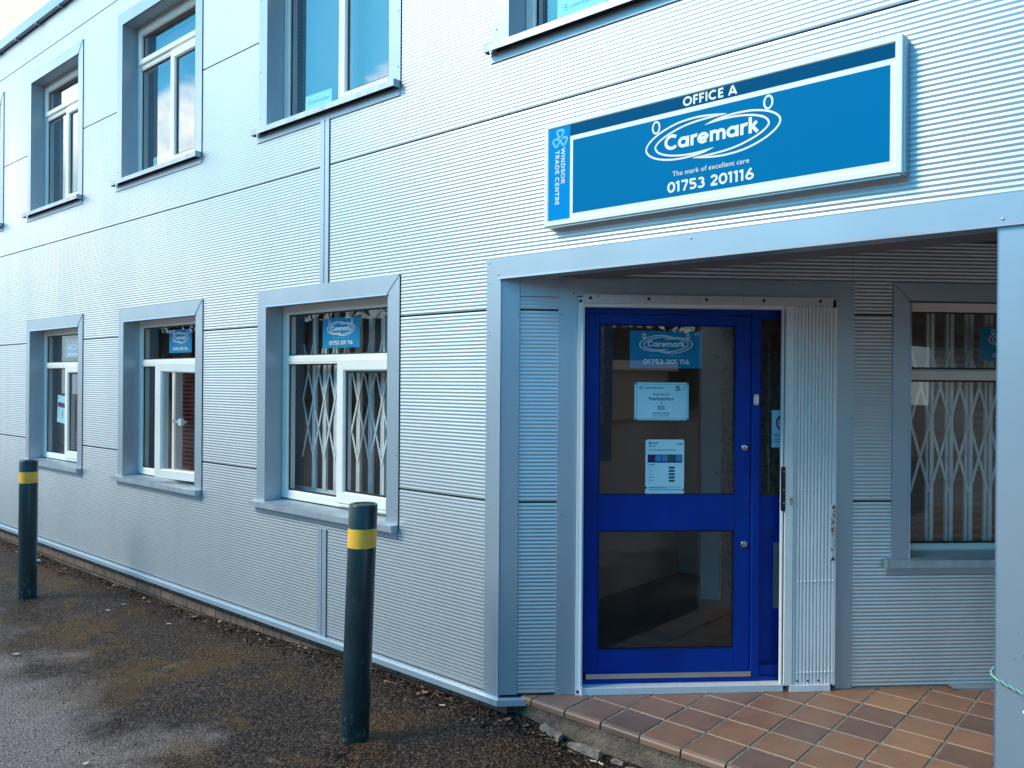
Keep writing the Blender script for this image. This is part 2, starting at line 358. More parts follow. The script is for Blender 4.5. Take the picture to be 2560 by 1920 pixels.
# ------------------------------------------------------------------ lettering
def arc(cx, cy, rx, ry, a0, a1, n=22):
    return [(cx + rx * math.cos(R(a0 + (a1 - a0) * i / n)), cy + ry * math.sin(R(a0 + (a1 - a0) * i / n))) for i in range(n + 1)]
def ribbon(mb, pts, w, tf, o, mt, closed=False, taper=None):
    n = len(pts); L = []; Rr = []
    for i in range(n):
        if closed: a, b, c = pts[i - 1], pts[i], pts[(i + 1) % n]
        else: a, b, c = pts[max(i - 1, 0)], pts[i], pts[min(i + 1, n - 1)]
        d1 = Vector((b[0] - a[0], b[1] - a[1])); d2 = Vector((c[0] - b[0], c[1] - b[1]))
        if d1.length < 1e-9: d1 = d2
        if d2.length < 1e-9: d2 = d1
        d1.normalize(); d2.normalize(); n1 = Vector((-d1.y, d1.x)); n2 = Vector((-d2.y, d2.x)); mt_ = n1 + n2
        if mt_.length < 1e-6: mt_ = n1
        mt_.normalize(); k = 1 / max(.42, mt_.dot(n1)); ww = w / 2 * k * (taper(i / (n - 1)) if taper else 1)
        L.append((b[0] + mt_.x * ww, b[1] + mt_.y * ww)); Rr.append((b[0] - mt_.x * ww, b[1] - mt_.y * ww))
    for i in range(n if closed else n - 1):
        j = (i + 1) % n
        mb.poly([(Rr[i][0], o, Rr[i][1]), (Rr[j][0], o, Rr[j][1]), (L[j][0], o, L[j][1]), (L[i][0], o, L[i][1])], mt, tf)
h = .10  # half of a bold stroke, in cap heights
GL = {
 'O': (.98, [(arc(.49, .5, .39, .41, 0, 360, 32), 1)]), 'C': (.86, [(arc(.48, .5, .38, .41, 48, 312, 28), 0)]),
 'F': (.60, [([(.17, 0), (.17, 1)], 0), ([(.17, .91), (.58, .91)], 0), ([(.17, .49), (.53, .49)], 0)]),
 'I': (.34, [([(.17, 0), (.17, 1)], 0)]),
 'E': (.66, [([(.17, 0), (.17, 1)], 0), ([(.17, .91), (.60, .91)], 0), ([(.17, .5), (.55, .5)], 0), ([(.17, .09), (.60, .09)], 0)]),
 'A': (.86, [([(.07, 0), (.43, .96)], 0), ([(.43, .96), (.79, 0)], 0), ([(.2, .27), (.66, .27)], 0)]),
 'W': (1.16, [([(.06, 1), (.32, .04)], 0), ([(.32, .04), (.58, .96)], 0), ([(.58, .96), (.84, .04)], 0), ([(.84, .04), (1.10, 1)], 0)]),
 'N': (.86, [([(.17, 0), (.17, 1)], 0), ([(.19, .93), (.67, .07)], 0), ([(.69, 0), (.69, 1)], 0)]),
 'D': (.88, [([(.17, 0), (.17, 1)], 0), ([(.17, .91)] + arc(.40, .5, .38, .41, 90, -90, 20) + [(.17, .09)], 0)]),
 'S': (.66, [(arc(.33, .70, .22, .21, 35, 270, 18) + arc(.33, .295, .24, .205, 90, -145, 18)[1:], 0)]),
 'R': (.74, [([(.17, 0), (.17, 1)], 0), ([(.17, .91)] + arc(.40, .66, .22, .25, 90, -90, 16) + [(.17, .41)], 0), ([(.38, .41), (.64, 0)], 0)]),
 'T': (.68, [([(.34, 0), (.34, 1)], 0), ([(.03, .91), (.65, .91)], 0)]),
 '0': (.74, [(arc(.37, .5, .27, .41, 0, 360, 28), 1)]), '1': (.42, [([(.24, 0), (.24, 1)], 0), ([(.02, .82), (.24, .95)], 0)]),
 '7': (.66, [([(.05, .91), (.60, .91)], 0), ([(.58, .88), (.26, 0)], 0)]),
 '5': (.70, [([(.60, .91), (.17, .91), (.14, .57)] , 0), ([(.14, .56)] + arc(.33, .325, .26, .235, 110, -140, 20), 0)]),
 '3': (.68, [(arc(.31, .71, .20, .20, 150, -80, 16), 0), (arc(.31, .30, .25, .215, 85, -150, 18), 0)]),
 '2': (.68, [(arc(.33, .68, .22, .23, 165, -30, 16) + [(.12, .12)], 0), ([(.07, .09), (.62, .09)], 0)]),
 '6': (.72, [(arc(.37, .31, .25, .225, 0, 360, 24), 1), ([(.50, .99), (.30, .72), (.145, .42)], 0)]),
 ' ': (.34, []),
 'c': (.86, [(arc(.48, .5, .38, .40, 45, 315, 28), 0)]), 'a': (.74, [(arc(.34, .35, .25, .255, 0, 360, 24), 1), ([(.61, .0), (.61, .70)], 0)]),
 'r': (.46, [([(.14, 0), (.14, .70)], 0), (arc(.38, .38, .24, .24, 178, 72, 10), 0)]),
 'e': (.70, [(arc(.35, .35, .26, .26, 0, 318, 24), 0), ([(.12, .34), (.62, .34)], 0)]),
 'm': (1.02, [([(.14, 0), (.14, .70)], 0), (arc(.33, .40, .185, .21, 180, 0, 14) + [(.515, 0)], 0), (arc(.70, .40, .185, .21, 180, 0, 14) + [(.885, 0)], 0)]),
 'k': (.62, [([(.14, 0), (.14, 1)], 0), ([(.14, .30), (.50, .68)], 0), ([(.26, .42), (.55, .02)], 0)]),
}
def stroke_text(mb, txt, x0, z0, x1, height, w, tf, o, mt, slope=0.0, rot=False, gap=0.0):
    """geometric capitals fitted between x0 and x1; rot = reads downwards (x0..x1 are then z from top to bottom)"""
    adv = sum(GL[c][0] for c in txt) + gap * (len(txt) - 1); k = (x1 - x0) / adv if not rot else (x0 - x1) / adv
    x = 0; ii = 0
    for c in txt:
        a, st = GL[c]
        for pts, cl in st:
            if rot: P = [(z0 + p[1] * height, x0 - (x + p[0]) * k) for p in pts]
            else: P = [(x0 + (x + p[0]) * k, z0 + p[1] * height + slope * (x + p[0]) * k) for p in pts]
            if cl: P = P[:-1]
            ribbon(mb, P, w, tf, o + .0001 * (ii % 7), mt, bool(cl)); ii += 1
        x += a + gap
_cache = {}
def type_text(mb, txt, cx, z, height, tf, o, mt, bold=0.0, align='CENTER', width=None):
    """lines of ordinary type, as flat mesh"""
    key = (txt, bold)
    if key not in _cache:
        cu = bpy.data.curves.new('type', 'FONT'); cu.body = txt; cu.size = 1; cu.offset = bold; cu.resolution_u = 3
        ob = bpy.data.objects.new('type', cu); COL.objects.link(ob)
        dg = bpy.context.evaluated_depsgraph_get(); me = bpy.data.meshes.new_from_object(ob.evaluated_get(dg))
        vs = [(v.co.x, v.co.y) for v in me.vertices]; fs = [tuple(p.vertices) for p in me.polygons]
        bpy.data.objects.remove(ob); bpy.data.curves.remove(cu); bpy.data.meshes.remove(me); _cache[key] = (vs, fs)
    vs, fs = _cache[key]; xs = [v[0] for v in vs]; w0, w1 = min(xs), max(xs)
    k = height / .73; kx = k if width is None else width / (w1 - w0)
    off = {'CENTER': (w0 + w1) / 2, 'LEFT': w0, 'RIGHT': w1}[align]
    b = len(mb.v); mb.v += [tf(cx + (p[0] - off) * kx, o, z + p[1] * k) for p in vs]; q = mb.m(mt)
    for f in fs: mb.f.append(tuple(b + i for i in f)); mb.mi.append(q); mb.uv.append(None)
def catmull(P, n=6):
    out_ = []
    for i in range(len(P) - 1):
        p0, p1, p2, p3 = P[max(i - 1, 0)], P[i], P[i + 1], P[min(i + 2, len(P) - 1)]
        for k in range(n):
            t = k / n; out_.append(tuple(.5 * (2 * p1[a] + (p2[a] - p0[a]) * t + (2 * p0[a] - 5 * p1[a] + 4 * p2[a] - p3[a]) * t * t + (3 * p1[a] - p0[a] - 3 * p2[a] + p3[a]) * t ** 3) for a in (0, 1)))
    out_.append(P[-1]); return out_
OUTER = [(1350, 228), (1180, 203), (1000, 192), (800, 215), (620, 280), (500, 360), (448, 440), (470, 510), (560, 575), (700, 618), (850, 632), (1000, 625), (1120, 605), (1215, 578)]
INNER = [(1340, 230), (1180, 228), (1000, 241), (850, 270), (700, 325), (600, 385), (557, 445), (590, 510), (680, 558), (800, 588), (930, 601), (1050, 600), (1150, 592), (1210, 580)]
def emblem(mb, cx, cz, half, halfh, tf, o, mt, lw=.030):
    """two interlocking rings with a small loop at each upper side, and the name between them"""
    def U(p, s=1): return (cx + s * (p[0] - 1168) / 723 * half, cz - s * (p[1] - 440) / 250 * halfh)
    tp = lambda t: min(1, .25 + t * 9, .25 + (1 - t) * 9)
    for s in (1, -1):
        for q, P in enumerate((OUTER, INNER)):
            ribbon(mb, catmull([U(p, s) for p in P]), lw * half, tf, o + .0001 * (q + (s + 1)), mt, False, tp)
    for sx in (-1, 1):
        ribbon(mb, arc(cx + sx * .835 * half, cz + .93 * halfh, (.056 * half), .275 * halfh, 0, 360, 20)[:-1], lw * half, tf, o + .0005, mt, True)
    stroke_text(mb, 'caremark', cx - .70 * half, cz - .27 * halfh, cx + .71 * half, .205 * half * 1.05, .040 * half * 1.15, tf, o, mt)

# ------------------------------------------------------------------ the building
bld = thing('office_building', (CX, YF, -.15), 'two storey office building clad in ribbed silver metal with an angled recessed entrance', 'building')
PITCH = 1.0317; NR = 50
def rib_rows(z0, z1):
    """height and depth of the ribbed sheet between two heights; panels meet at dark joints"""
    rows = []
    for j in range(-1, 7):
        a, b = j * PITCH + .0015 + .005, (j + 1) * PITCH + .0015 - .005
        p = (b - a) / NR; seg = [(a, -.022), (a, -.0035)]
        for i in range(NR):
            q = a + i * p; seg += [(q + p * .46, -.0018), (q + p * .52, -.0018), (q + p, -.0035)]
        seg.append((b, -.022)); cl = []
        for (za, oa), (zb, ob) in zip(seg, seg[1:]):
            if zb < z0 or za > z1: continue
            if za < z0: oa = oa + (ob - oa) * (z0 - za) / (zb - za); za = z0
            if zb > z1: ob = oa + (ob - oa) * (z1 - za) / max(1e-9, zb - za); zb = z1
            if not cl: cl.append((za, oa))
            cl.append((zb, ob))
        if len(cl) > 1: rows.append(cl)
    return rows
def clad(mb, u0, u1, z0, z1, shift=0.0):
    for cl in rib_rows(z0, z1):
        b = len(mb.v); k = mb.m('clad')
        for z_, o in cl: mb.v.append(mb.tf(u0, o + shift, z_)); mb.v.append(mb.tf(u1, o + shift, z_))
        for i in range(len(cl) - 1): mb.f.append((b + 2 * i, b + 2 * i + 1, b + 2 * i + 3, b + 2 * i + 2)); mb.mi.append(k); mb.uv.append(None)
    mb.poly([(u0, -.024 + shift, z0), (u1, -.024 + shift, z0), (u1, -.024 + shift, z1), (u0, -.024 + shift, z1)], 'gap')
# window columns (outer edge of the surrounds)
LOW = [(-9.835, -8.335), (-7.533, -6.025), (-5.232, -3.690)]
UPP = [(-12.135, -10.615), (-9.840, -8.370), (-7.595, -6.060), (-5.240, -3.698), (-2.943, -1.42)]
mb = MB(fac); Z0, ZT = -.008, 5.484
clad(mb, -24, -2.96, Z0, .78); clad(mb, -24, -2.96, 2.30, 2.34); clad(mb, -24, 9, 2.34, 3.45); clad(mb, -24, 9, 4.985, ZT); clad(mb, 6.2, 9, Z0, 2.34)
e = [-24] + [q + d for a, b in LOW for q, d in ((a, .02), (b, -.02))] + [-2.96]
for a, b in zip(e[::2], e[1::2]): clad(mb, a, b, .78, 2.30)
e = [-24] + [q + d for a, b in UPP for q, d in ((a, .02), (b, -.02))] + [9]
for a, b in zip(e[::2], e[1::2]): clad(mb, a, b, 3.45, 4.985)
mb.build('facade_cladding', bld, fix=False)

def edge_strip(mb, u0, u1, z0, z1, mt='trim', lip=None, o0=-.012, o1=.0025):
    mb.box(u0, u1, o0, o1, z0, z1, mt)
# plinth, drip trim, cover strips
mb = MB(fac); L = 24 + CX
mb.poly([(-24, -.035, -.45), (CX + .03, -.035, -.45), (CX + .03, -.035, -.02), (-24, -.035, -.02)], 'brick', uv=[(0, .03), (24 + CX, .03), (24 + CX, .46), (0, .46)])
mb.poly([(.03, -.035, -.45), (.22, -.035, -.45), (.22, -.035, .003), (.03, -.035, .003)], 'brick', dw, uv=[(0, .03), (.19, .03), (.19, .46), (0, .46)])
mb.build('brick_plinth', bld, fix=False)
def trim_profile(mb, u0, u1, tf, c0=0.0, c1=0.0):
    pr = [(-.02, -.012), (.006, -.008), (.024, -.016), (.026, -.046), (-.03, -.046)]
    for (o, z_), (o2, z2) in zip(pr, pr[1:]):
        mb.poly([(u0 + c0 * o, o, z_), (u1 + c1 * o, o, z_), (u1 + c1 * o2, o2, z2), (u0 + c0 * o2, o2, z2)], 'trim', tf)
mb = MB(fac); T225 = math.tan(R(22.5))
trim_profile(mb, -24, CX, fac, 0, T225); trim_profile(mb, 0, .145, dw, -T225, 0); mb.box(.1448, .1452, -.03, .026, -.046, -.012, 'trim', dw)
mb.build('base_trim', bld, fix=False)
for z0, z1 in ((2.31, 3.425), (-.010, .70)):
    mb = MB(fac); mb.box(-4.492, -4.390, -.01, .0005, z0, z1, 'trim')
    mb.box(-4.492, -4.449, 0, .004, z0, z1, 'trim'); mb.box(-4.433, -4.398, 0, .004, z0, z1, 'trim'); mb.box(-4.3975, -4.3905, -.004, .0010, z0, z1, 'gap')
    mb.build('cover_strip', bld)
# roof edge
mb = MB(fac); mb.hexa([(-24, -.35, 5.475), (9, -.35, 5.475), (9, .052, 5.475), (-24, .052, 5.475), (-24, -.35, 5.62), (9, -.35, 5.62), (9, .045, 5.588), (-24, .045, 5.588)], 'trim')
for k in range(26):
    u = -12.6 + k * .62; mb.box(u, u + .018, .012, .05, 5.452, 5.474, 'trim')
mb.build('roof_coping', bld)
mb = MB(fac); mb.box(-24, 9, -.10, .008, 5.462, 5.4745, 'gap'); mb.box(-24, 9, -6, -.36, 5.3, 5.5, 'dark'); mb.build('roof_deck_and_shade', bld)  # thin dark strip paints the shadow below the coping; larger box is the deck

def screws(mb, pts, o=.003, r=.0055):
    for u, z_ in pts: mb.dome(u, o, z_, r, .004, 'trim', 8)
def surround(parent, u0, u1, z0, z1, w, tf, depth, full_jamb=True, name='surround'):
    """folded metal surround: head and jambs with mitres and a flared drip lip, reveals going in to the frame"""
    mb = MB(tf); o = .004; g = .0025; lip = .010
    mb.prism([(u0, z1), (u1, z1), (u1 - w - g, z1 - w), (u0 + w, z1 - w)], -.006, o + .003, 'trim')
    mb.prism([(u0, z1 - g), (u0 + w - g, z1 - w - g * .2), (u0 + w - g, z0), (u0, z0)], -.006, o, 'trim')
    mb.prism([(u1, z1 - g), (u1 - w + g, z1 - w - g * .2), (u1 - w + g, z0), (u1, z0)], -.006, o, 'trim')
    mb.box(u1 - .001, u1 + .004, -.008, .0012, z0, z1 - .002, 'gap')
    # drip lips
    mb.poly([(u0 + w - .01, o + .003, z1 - w + .001), (u1 - w + .004, o + .003, z1 - w + .001), (u1 - w + .004, o + .012, z1 - w - lip), (u0 + w - .01, o + .012, z1 - w - lip)], 'trim')
    mb.poly([(u0 + w - .001, o, z0), (u0 + w - .001, o, z1 - w), (u0 + w + .004, o + .006, z1 - w), (u0 + w + .004, o + .006, z0)], 'trim')
    # reveals
    a, b, t_ = u0 + w, u1 - w, z1 - w
    mb.poly([(a, o, z0 - .01), (a, -depth, z0 - .01), (a, -depth, t_), (a, o, t_)], 'trim')
    mb.poly([(b, o, z0 - .01), (b, -depth, z0 - .01), (b, -depth, t_), (b, o, t_)], 'trim')
    mb.poly([(a, o, t_), (b, o, t_), (b, -depth, t_), (a, -depth, t_)], 'trim')
    screws(mb, [(u0 + .02, z1 - .02), (u0 + w - .012, z1 - w + .014), (u1 - .02, z1 - .022), (u1 - w + .0, z1 - w + .014), ((u0 + u1) / 2 - .1, z1 - .02)] +
           [(uu, z0 + q * (z1 - z0)) for uu in (u0 + .02, u1 - .02) for q in (.06, .28, .62)], o + .0005)
    return mb.build(name, parent)
def sill(parent, u0, u1, z_top, tf, depth, fh=.038, out_=.052, name='sill'):
    mb = MB(tf); a = out_
    mb.hexa([(u0, -depth, z_top + .006), (u1, -depth, z_top + .006), (u1, a - .004, z_top - .005), (u0, a - .004, z_top - .005), (u0, -depth, z_top + .010), (u1, -depth, z_top + .010), (u1, a - .002, z_top - .001), (u0, a - .002, z_top - .001)], 'sill')
    mb.box(u0, u1, a - .004, a, z_top - fh, z_top - .001, 'sill'); mb.box(u0, u0 + .003, .004, a - .0045, z_top - fh, z_top - .006, 'sill')
    mb.poly([(u0 + .003, .0045, z_top - .012), (u1, .0045, z_top - .012), (u1, a - .005, z_top - .012), (u0 + .003, a - .005, z_top - .012)], 'gap')  # near-black sheet inside the hollow fold, painting the shade below the sill
    mb.box(u1, u1 + .010, .006, a + .003, z_top - fh - .003, z_top + .003, 'trim')
    mb.box(u0 + .012, u1 + .006, -.008, .003, z_top - fh - .046, z_top - fh, 'trim')
    mb.box(u0 + .012, u1 + .006, -.009, .0035, z_top - fh - .0485, z_top - fh - .0462, 'gap')
    return mb.build(name, parent)
def frame_bar(mb, u0, u1, z0, z1, o0, o1, mt='upvc', ch=.010, sides='lrtb'):
    """frame member with a chamfered front"""
    l, r, t_, b_ = (ch if q in sides else 0 for q in 'lrtb')
    mb.hexa([(u0, o0, z0), (u1, o0, z0), (u1, o1 - ch, z0), (u0, o1 - ch, z0), (u0, o0, z1), (u1, o0, z1), (u1, o1 - ch, z1), (u0, o1 - ch, z1)], mt)
    b = len(mb.v)
    for q in ((u0, o1 - ch, z0), (u1, o1 - ch, z0), (u1, o1 - ch, z1), (u0, o1 - ch, z1), (u0 + l, o1, z0 + b_), (u1 - r, o1, z0 + b_), (u1 - r, o1, z1 - t_), (u0 + l, o1, z1 - t_)): mb.v.append(mb.tf(*q))
    for f in ((0, 1, 5, 4), (1, 2, 6, 5), (2, 3, 7, 6), (3, 0, 4, 7), (4, 5, 6, 7)): mb.f.append(tuple(b + i for i in f)); mb.mi.append(mb.m(mt)); mb.uv.append(None)
def ring_frame(mb, u0, u1, z0, z1, w, o0, o1, mt='upvc', ch=.010):
    """four mitred members with chamfers on the inner and outer edges"""
    pr = [(0, o0), (0, o1 - ch * .5), (ch * .5, o1), (w - ch, o1), (w, o1 - ch), (w, o0)]
    for k in range(len(pr)):
        (d0, p0), (d1, p1) = pr[k], pr[(k + 1) % len(pr)]
        A = [(u0 + d0, z0 + d0), (u1 - d0, z0 + d0), (u1 - d0, z1 - d0), (u0 + d0, z1 - d0)]; B = [(u0 + d1, z0 + d1), (u1 - d1, z0 + d1), (u1 - d1, z1 - d1), (u0 + d1, z1 - d1)]
        for i in range(4):
            j = (i + 1) % 4
            mb.poly([(A[i][0], p0, A[i][1]), (A[j][0], p0, A[j][1]), (B[j][0], p1, B[j][1]), (B[i][0], p1, B[i][1])], mt)
def pane(parent, u0, u1, z0, z1, o, tf, mt='glass'):
    mb = MB(tf); g = .011
    mb.poly([(u0 + g, o, z0 + g), (u1 - g, o, z0 + g), (u1 - g, o, z1 - g), (u0 + g, o, z1 - g)], mt)
    for a, b, c, d in ((u0, u1, z0, z0 + g), (u0, u1, z1 - g, z1), (u0, u0 + g, z0 + g, z1 - g), (u1 - g, u1, z0 + g, z1 - g)): mb.box(a, b, o - .004, o + .003, c, d, 'gasket')
    return mb.build('pane', parent, fix=False)
D0 = .132
def window(u0, u1, z_sill, z_head, label, tall_transom, fan_open=False, sash_open=False, gl='glass'):
    """one window: frame, surround, sill, panes and an opening sash"""
    w = .110; a, b = u0 + w, u1 - w; zb = z_sill + .015; zt = z_head - w + .004; o1 = -D0 + .0; o0 = o1 - .07
    mb = MB(fac); f = .062; tr = tall_transom; mu = a + (b - a) * .49
    ring_frame(mb, a, b, zb, zt, f, o0, o1)
    mb.box(a + f - .003, b - f + .003, o0, o1 - .002, tr - .03, tr + .03, 'upvc'); frame_bar(mb, a + f - .002, b - f + .002, tr - .028, tr + .028, o0 + .01, o1 + .001, sides='tb')
    frame_bar(mb, mu, mu + .055, zb + f - .004, tr - .027, o0, o1 + .0005, sides='lr')
    fr = mb.build('window', bld); fr['label'] = label
    surround(fr, u0, u1, z_sill, z_head, w, fac, D0 + .002)
    sill(fr, u0 - .03, u1 - .012, z_sill, fac, D0)
    if fan_open:
        mb = MB(fac); ring_frame(mb, a + f - .022, b - f + .022, tr + .012, zt - f + .022, .056, o1 - .03, o1 + .018); sh = mb.build('fanlight_sash', fr)
        pane(fr, a + f + .034, b - f - .034, tr + .068, zt - f - .034, o1 - .012, fac, gl)
    else: pane(fr, a + f, b - f, tr + .028, zt - f, o1 - .022, fac, gl)
    pane(fr, a + f, mu, zb + f, tr - .028, o1 - .022, fac, gl)
    s0, s1, t0, t1 = mu + .022, b - f + .03, zb + f - .028, tr - .006
    if not sash_open:
        mb = MB(fac); ring_frame(mb, s0, s1, t0, t1, .078, o1 - .045, o1 + .020); mb.box(s0 + .01, s1 - .01, o1 - .01, o1 + .0185, t0 - .016, t0 - .003, 'upvc'); mb.build('sash', fr)
        pane(fr, s0 + .078, s1 - .078, t0 + .078, t1 - .078, o1 - .004, fac, gl)
    else:
        def op(u, o, z_):
            k = (u - s0) / (s1 - s0); return (u, YF - (o - o1) - .012 + .137 * k, z_ - .012 * k)
        mb = MB(op); ring_frame(mb, s0 + .005, s1 - .01, t0 - .005, t1 + .0, .080, o1 - .045, o1 + .020); mb.build('sash', fr)
        mb = MB(op); g = .08; mb.poly([(s0 + g, o1 - .004, t0 + g), (s1 - g, o1 - .004, t0 + g), (s1 - g, o1 - .004, t1 - g), (s0 + g, o1 - .004, t1 - g)], gl); mb.build('pane', fr, fix=False)
        mb = MB(op); mb.box(s0 + .10, s0 + .245, o1 - .085, o1 - .070, 1.318, 1.338, 'white'); mb.box(s0 + .20, s0 + .235, o1 - .07, o1 - .045, 1.300, 1.356, 'white'); mb.build('handle', fr)
    return fr
wl = [window(*LOW[0], .808, 2.315, 'lower window with a tilted notice taped to its left pane, behind the far bollard', 1.827),
      window(*LOW[1], .808, 2.315, 'lower window with its right casement pushed open', 1.829, sash_open=True),
      window(*LOW[2], .812, 2.320, 'lower window with the white folding grille behind it', 1.827)]
ul = ['upper window cut by the left edge of the picture', 'upper window above the one with the taped notice', 'upper window above the one with the open casement', 'large upper window above the vertical cover strip', 'upper window above the sign, cut by the top of the picture']
for (a, b), lb in zip(UPP, ul): window(a, b, 3.480, 5.002, lb, 4.525, fan_open=True, gl='mirrorglass')

# ------------------------------------------------------------------ entrance recess
mb = MB(dw)
clad(mb, .095, .312, .010, 2.137, -.002); clad(mb, 1.944, 2.18, .010, 2.47, -.002); clad(mb, 2.18, 3.67, .010, .70, -.002); clad(mb, 2.18, 3.67, 2.225, 2.47, -.002)
clad(mb, 3.67, 4.3, .010, 2.47, -.002); clad(mb, .0, 1.944, 2.232, 2.47, -.004)
mb.build('entrance_cladding', bld, fix=False)
mb = MB(dw); mb.box(.10, .31, -.014, -.002, 2.137, 2.235, 'trim'); mb.box(.10, .31, -.014, -.001, 2.1352, 2.1372, 'gap'); mb.build('flashing_strip', bld)
# corner trim: one folded angle
mb = MB(fac); mb.prism([(-2.981, -.012), (CX, -.012), (CX, 2.238), (CX - .03, 2.236), (-2.981, 2.325)], -.012, .003, 'trim'); mb.poly([(CX - .004, .003, -.012), (CX - .004, .003, 2.23), (CX + .0015, .0065, 2.23), (CX + .0015, .0065, -.012)], 'trim')
mb.box(0, .099, -.012, .002, .006, 2.236, 'trim', dw); mb.box(.0985, .1005, -.012, .0008, .006, 2.236, 'gap', dw)
screws(mb, [(-2.962, q) for q in (2.29 - .08, 1.93, 1.40, 1.00, .48, .05)])
for q in (2.04, 1.49, .97, .48, .05): mb.dome(.085, .0025, q, .0055, .004, 'trim', 8, dw)
mb.build('corner_trim', bld)
# header over the opening
mb = MB(fac)
mb.prism([(-2.981, 2.338), (6.2, 2.338), (6.2, 2.236), (CX - .008, 2.236), (CX - .03, 2.232), (-2.981, 2.322)], -.012, .008, 'trim')
mb.poly([(CX - .018, .008, 2.239), (6.2, .008, 2.239), (6.2, .020, 2.224), (CX - .018, .020, 2.224)], 'trim')
mb.poly([(CX + .02, .008, 2.237), (6.2, .008, 2.237), (6.2, -.165, 2.237), (CX + .02, -.165, 2.237)], 'trim')
screws(mb, [(-2.958, 2.316), (-2.89, 2.252), (-1.75, 2.318), (-.553, 2.251), (-.45, 2.3), (.4, 2.318)], .0085, .006)
mb.build('header_trim', bld)
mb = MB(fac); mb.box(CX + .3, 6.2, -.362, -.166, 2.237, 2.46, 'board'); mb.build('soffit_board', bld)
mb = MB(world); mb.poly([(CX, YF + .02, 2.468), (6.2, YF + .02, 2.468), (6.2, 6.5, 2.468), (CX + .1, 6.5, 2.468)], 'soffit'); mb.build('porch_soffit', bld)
# pillar at the right of the opening
mb = MB(world)
mb.box(-.560, -.10, YF - .001, YF + .36, -.3, 2.237, 'trim'); mb.box(-.566, -.44, YF - .006, YF - .0012, -.02, 2.2355, 'trim'); mb.box(-.4385, -.10, YF - .004, YF - .0012, -.02, 2.2355, 'trim')
mb.poly([(-.5635, YF - .006, -.02), (-.5635, YF - .006, 2.23), (-.5685, YF - .0095, 2.23), (-.5685, YF - .0095, -.02)], 'trim')
for x_, z_ in ((-.497, .83), (-.508, .74), (-.483, .755)): mb.box(x_, x_ + .003, YF - .0066, YF - .006, z_, z_ + .003, 'bolt')
for z_ in (2.10, 1.35, .565): mb.dome(-.476, .0062, z_, .0075, .005, 'white', 10, fac)
mb.build('pillar', bld)
# far side of the porch, out of the picture
mb = MB(world); e = dw(4.3, 0, 0); mb.box(e[0] - .05, 6.3, e[1], e[1] + .1, -.1, 2.47, 'clad'); mb.box(6.2, 6.3, YF + .01, e[1], -.1, 2.47, 'clad'); mb.build('porch_side_wall', bld)

# door surround
mb = MB(dw)
mb.prism([(.307, 2.239), (1.949, 2.239), (1.853, 2.141), (.403, 2.141)], -.012, .004, 'trim')
mb.prism([(.307, 2.236), (.406, 2.139), (.410, 2.139), (.410, .004), (.307, .004)], -.012, .0015, 'trim')
mb.prism([(1.949, 2.236), (1.850, 2.139), (1.846, 2.139), (1.846, .004), (1.949, .004)], -.012, .0015, 'trim')
for u in (.322, 1.934):
    for q in (2.20, 2.04, 1.49, .97, .48, .03): mb.dome(u, .002, q, .0055, .004, 'trim', 8)
for u in (.39, 1.0, 1.6): mb.dome(u, .0045, 2.158 if u < .5 else 2.222, .0055, .004, 'trim', 8)
mb.box(.410, .4125, -.06, .0012, .004, 2.139, 'gap'); mb.box(.410, 1.846, -.06, .0012, 2.1385, 2.1405, 'gap')
for a, b in ((.4125, .43), (1.836, 1.846)): mb.box(a, b, -.10, -.055, .004, 2.14, 'gap')
mb.build('door_surround', bld)

# the door: blue frame, leaf, side panel
OD = -.055
def dr(s, o, z_):                                  # sight-line corrected so that (s, z) are measured on the trim plane
    s2, z2 = rec(s, z_, o + OD); return dw(s2, o + OD, z2)
mb = MB(dr)
mb.box(.447, 1.86, -.10, .0, 2.052, 2.135, 'blue'); mb.box(.436, .4515, -.10, .0, .08, 2.052, 'blue'); mb.box(1.372, 1.427, -.10, .006, .08, 2.052, 'blue')
frame_bar(mb, 1.376, 1.425, .08, 2.052, 0, .012, 'blue', .006, 'lr')
mb.box(1.427, 1.86, -.09, -.02, .845, 1.068, 'blue'); mb.box(1.427, 1.86, -.09, -.028, .145, .845, 'blue'); mb.box(1.427, 1.86, -.09, -.004, .08, .142, 'blue'); mb.box(1.427, 1.86, -.09, -.004, 2.03, 2.052, 'blue')
mb.box(1.427, 1.86, -.03, -.016, .874, .879, 'navy')
mb.box(.447, 1.86, -.12, .008, .034, .078, 'blue')
dfr = mb.build('door_frame', bld)
mb = MB(dr)
gl0, gl1, ga, gb, gc, gd = .530, 1.283, 1.071, 1.994, .234, .879
x0, x1, z0, z1 = .4545, 1.3695, .108, 2.048
for a, b, c, d_ in ((x0, gl0, z0, z1), (gl1, x1, z0, z1), (gl0, gl1, gb, z1), (gl0, gl1, gd, ga), (gl0, gl1, z0, gc)): mb.box(a, b, -.045, -.004, c, d_, 'blue')
for c, d_ in ((ga, gb), (gc, gd)):                 # glazing beads
    g = .008
    for a, b, e_, f_ in ((gl0, gl1, c, c + g), (gl0, gl1, d_ - g, d_), (gl0, gl0 + g, c + g, d_ - g), (gl1 - g, gl1, c + g, d_ - g)): mb.box(a, b, -.03, -.010, e_, f_, 'navy')
leaf = mb.build('door_leaf', bld)
mod = leaf.modifiers.new('soft edges', 'BEVEL'); mod.width = .003; mod.segments = 2; mod.limit_method = 'ANGLE'
for c, d_ in ((ga, gb), (gc, gd)):
    mb = MB(dr); mb.poly([(gl0, -.022, c), (gl1, -.022, c), (gl1, -.022, d_), (gl0, -.022, d_)], 'doorglass'); mb.build('door_glass', leaf, fix=False)
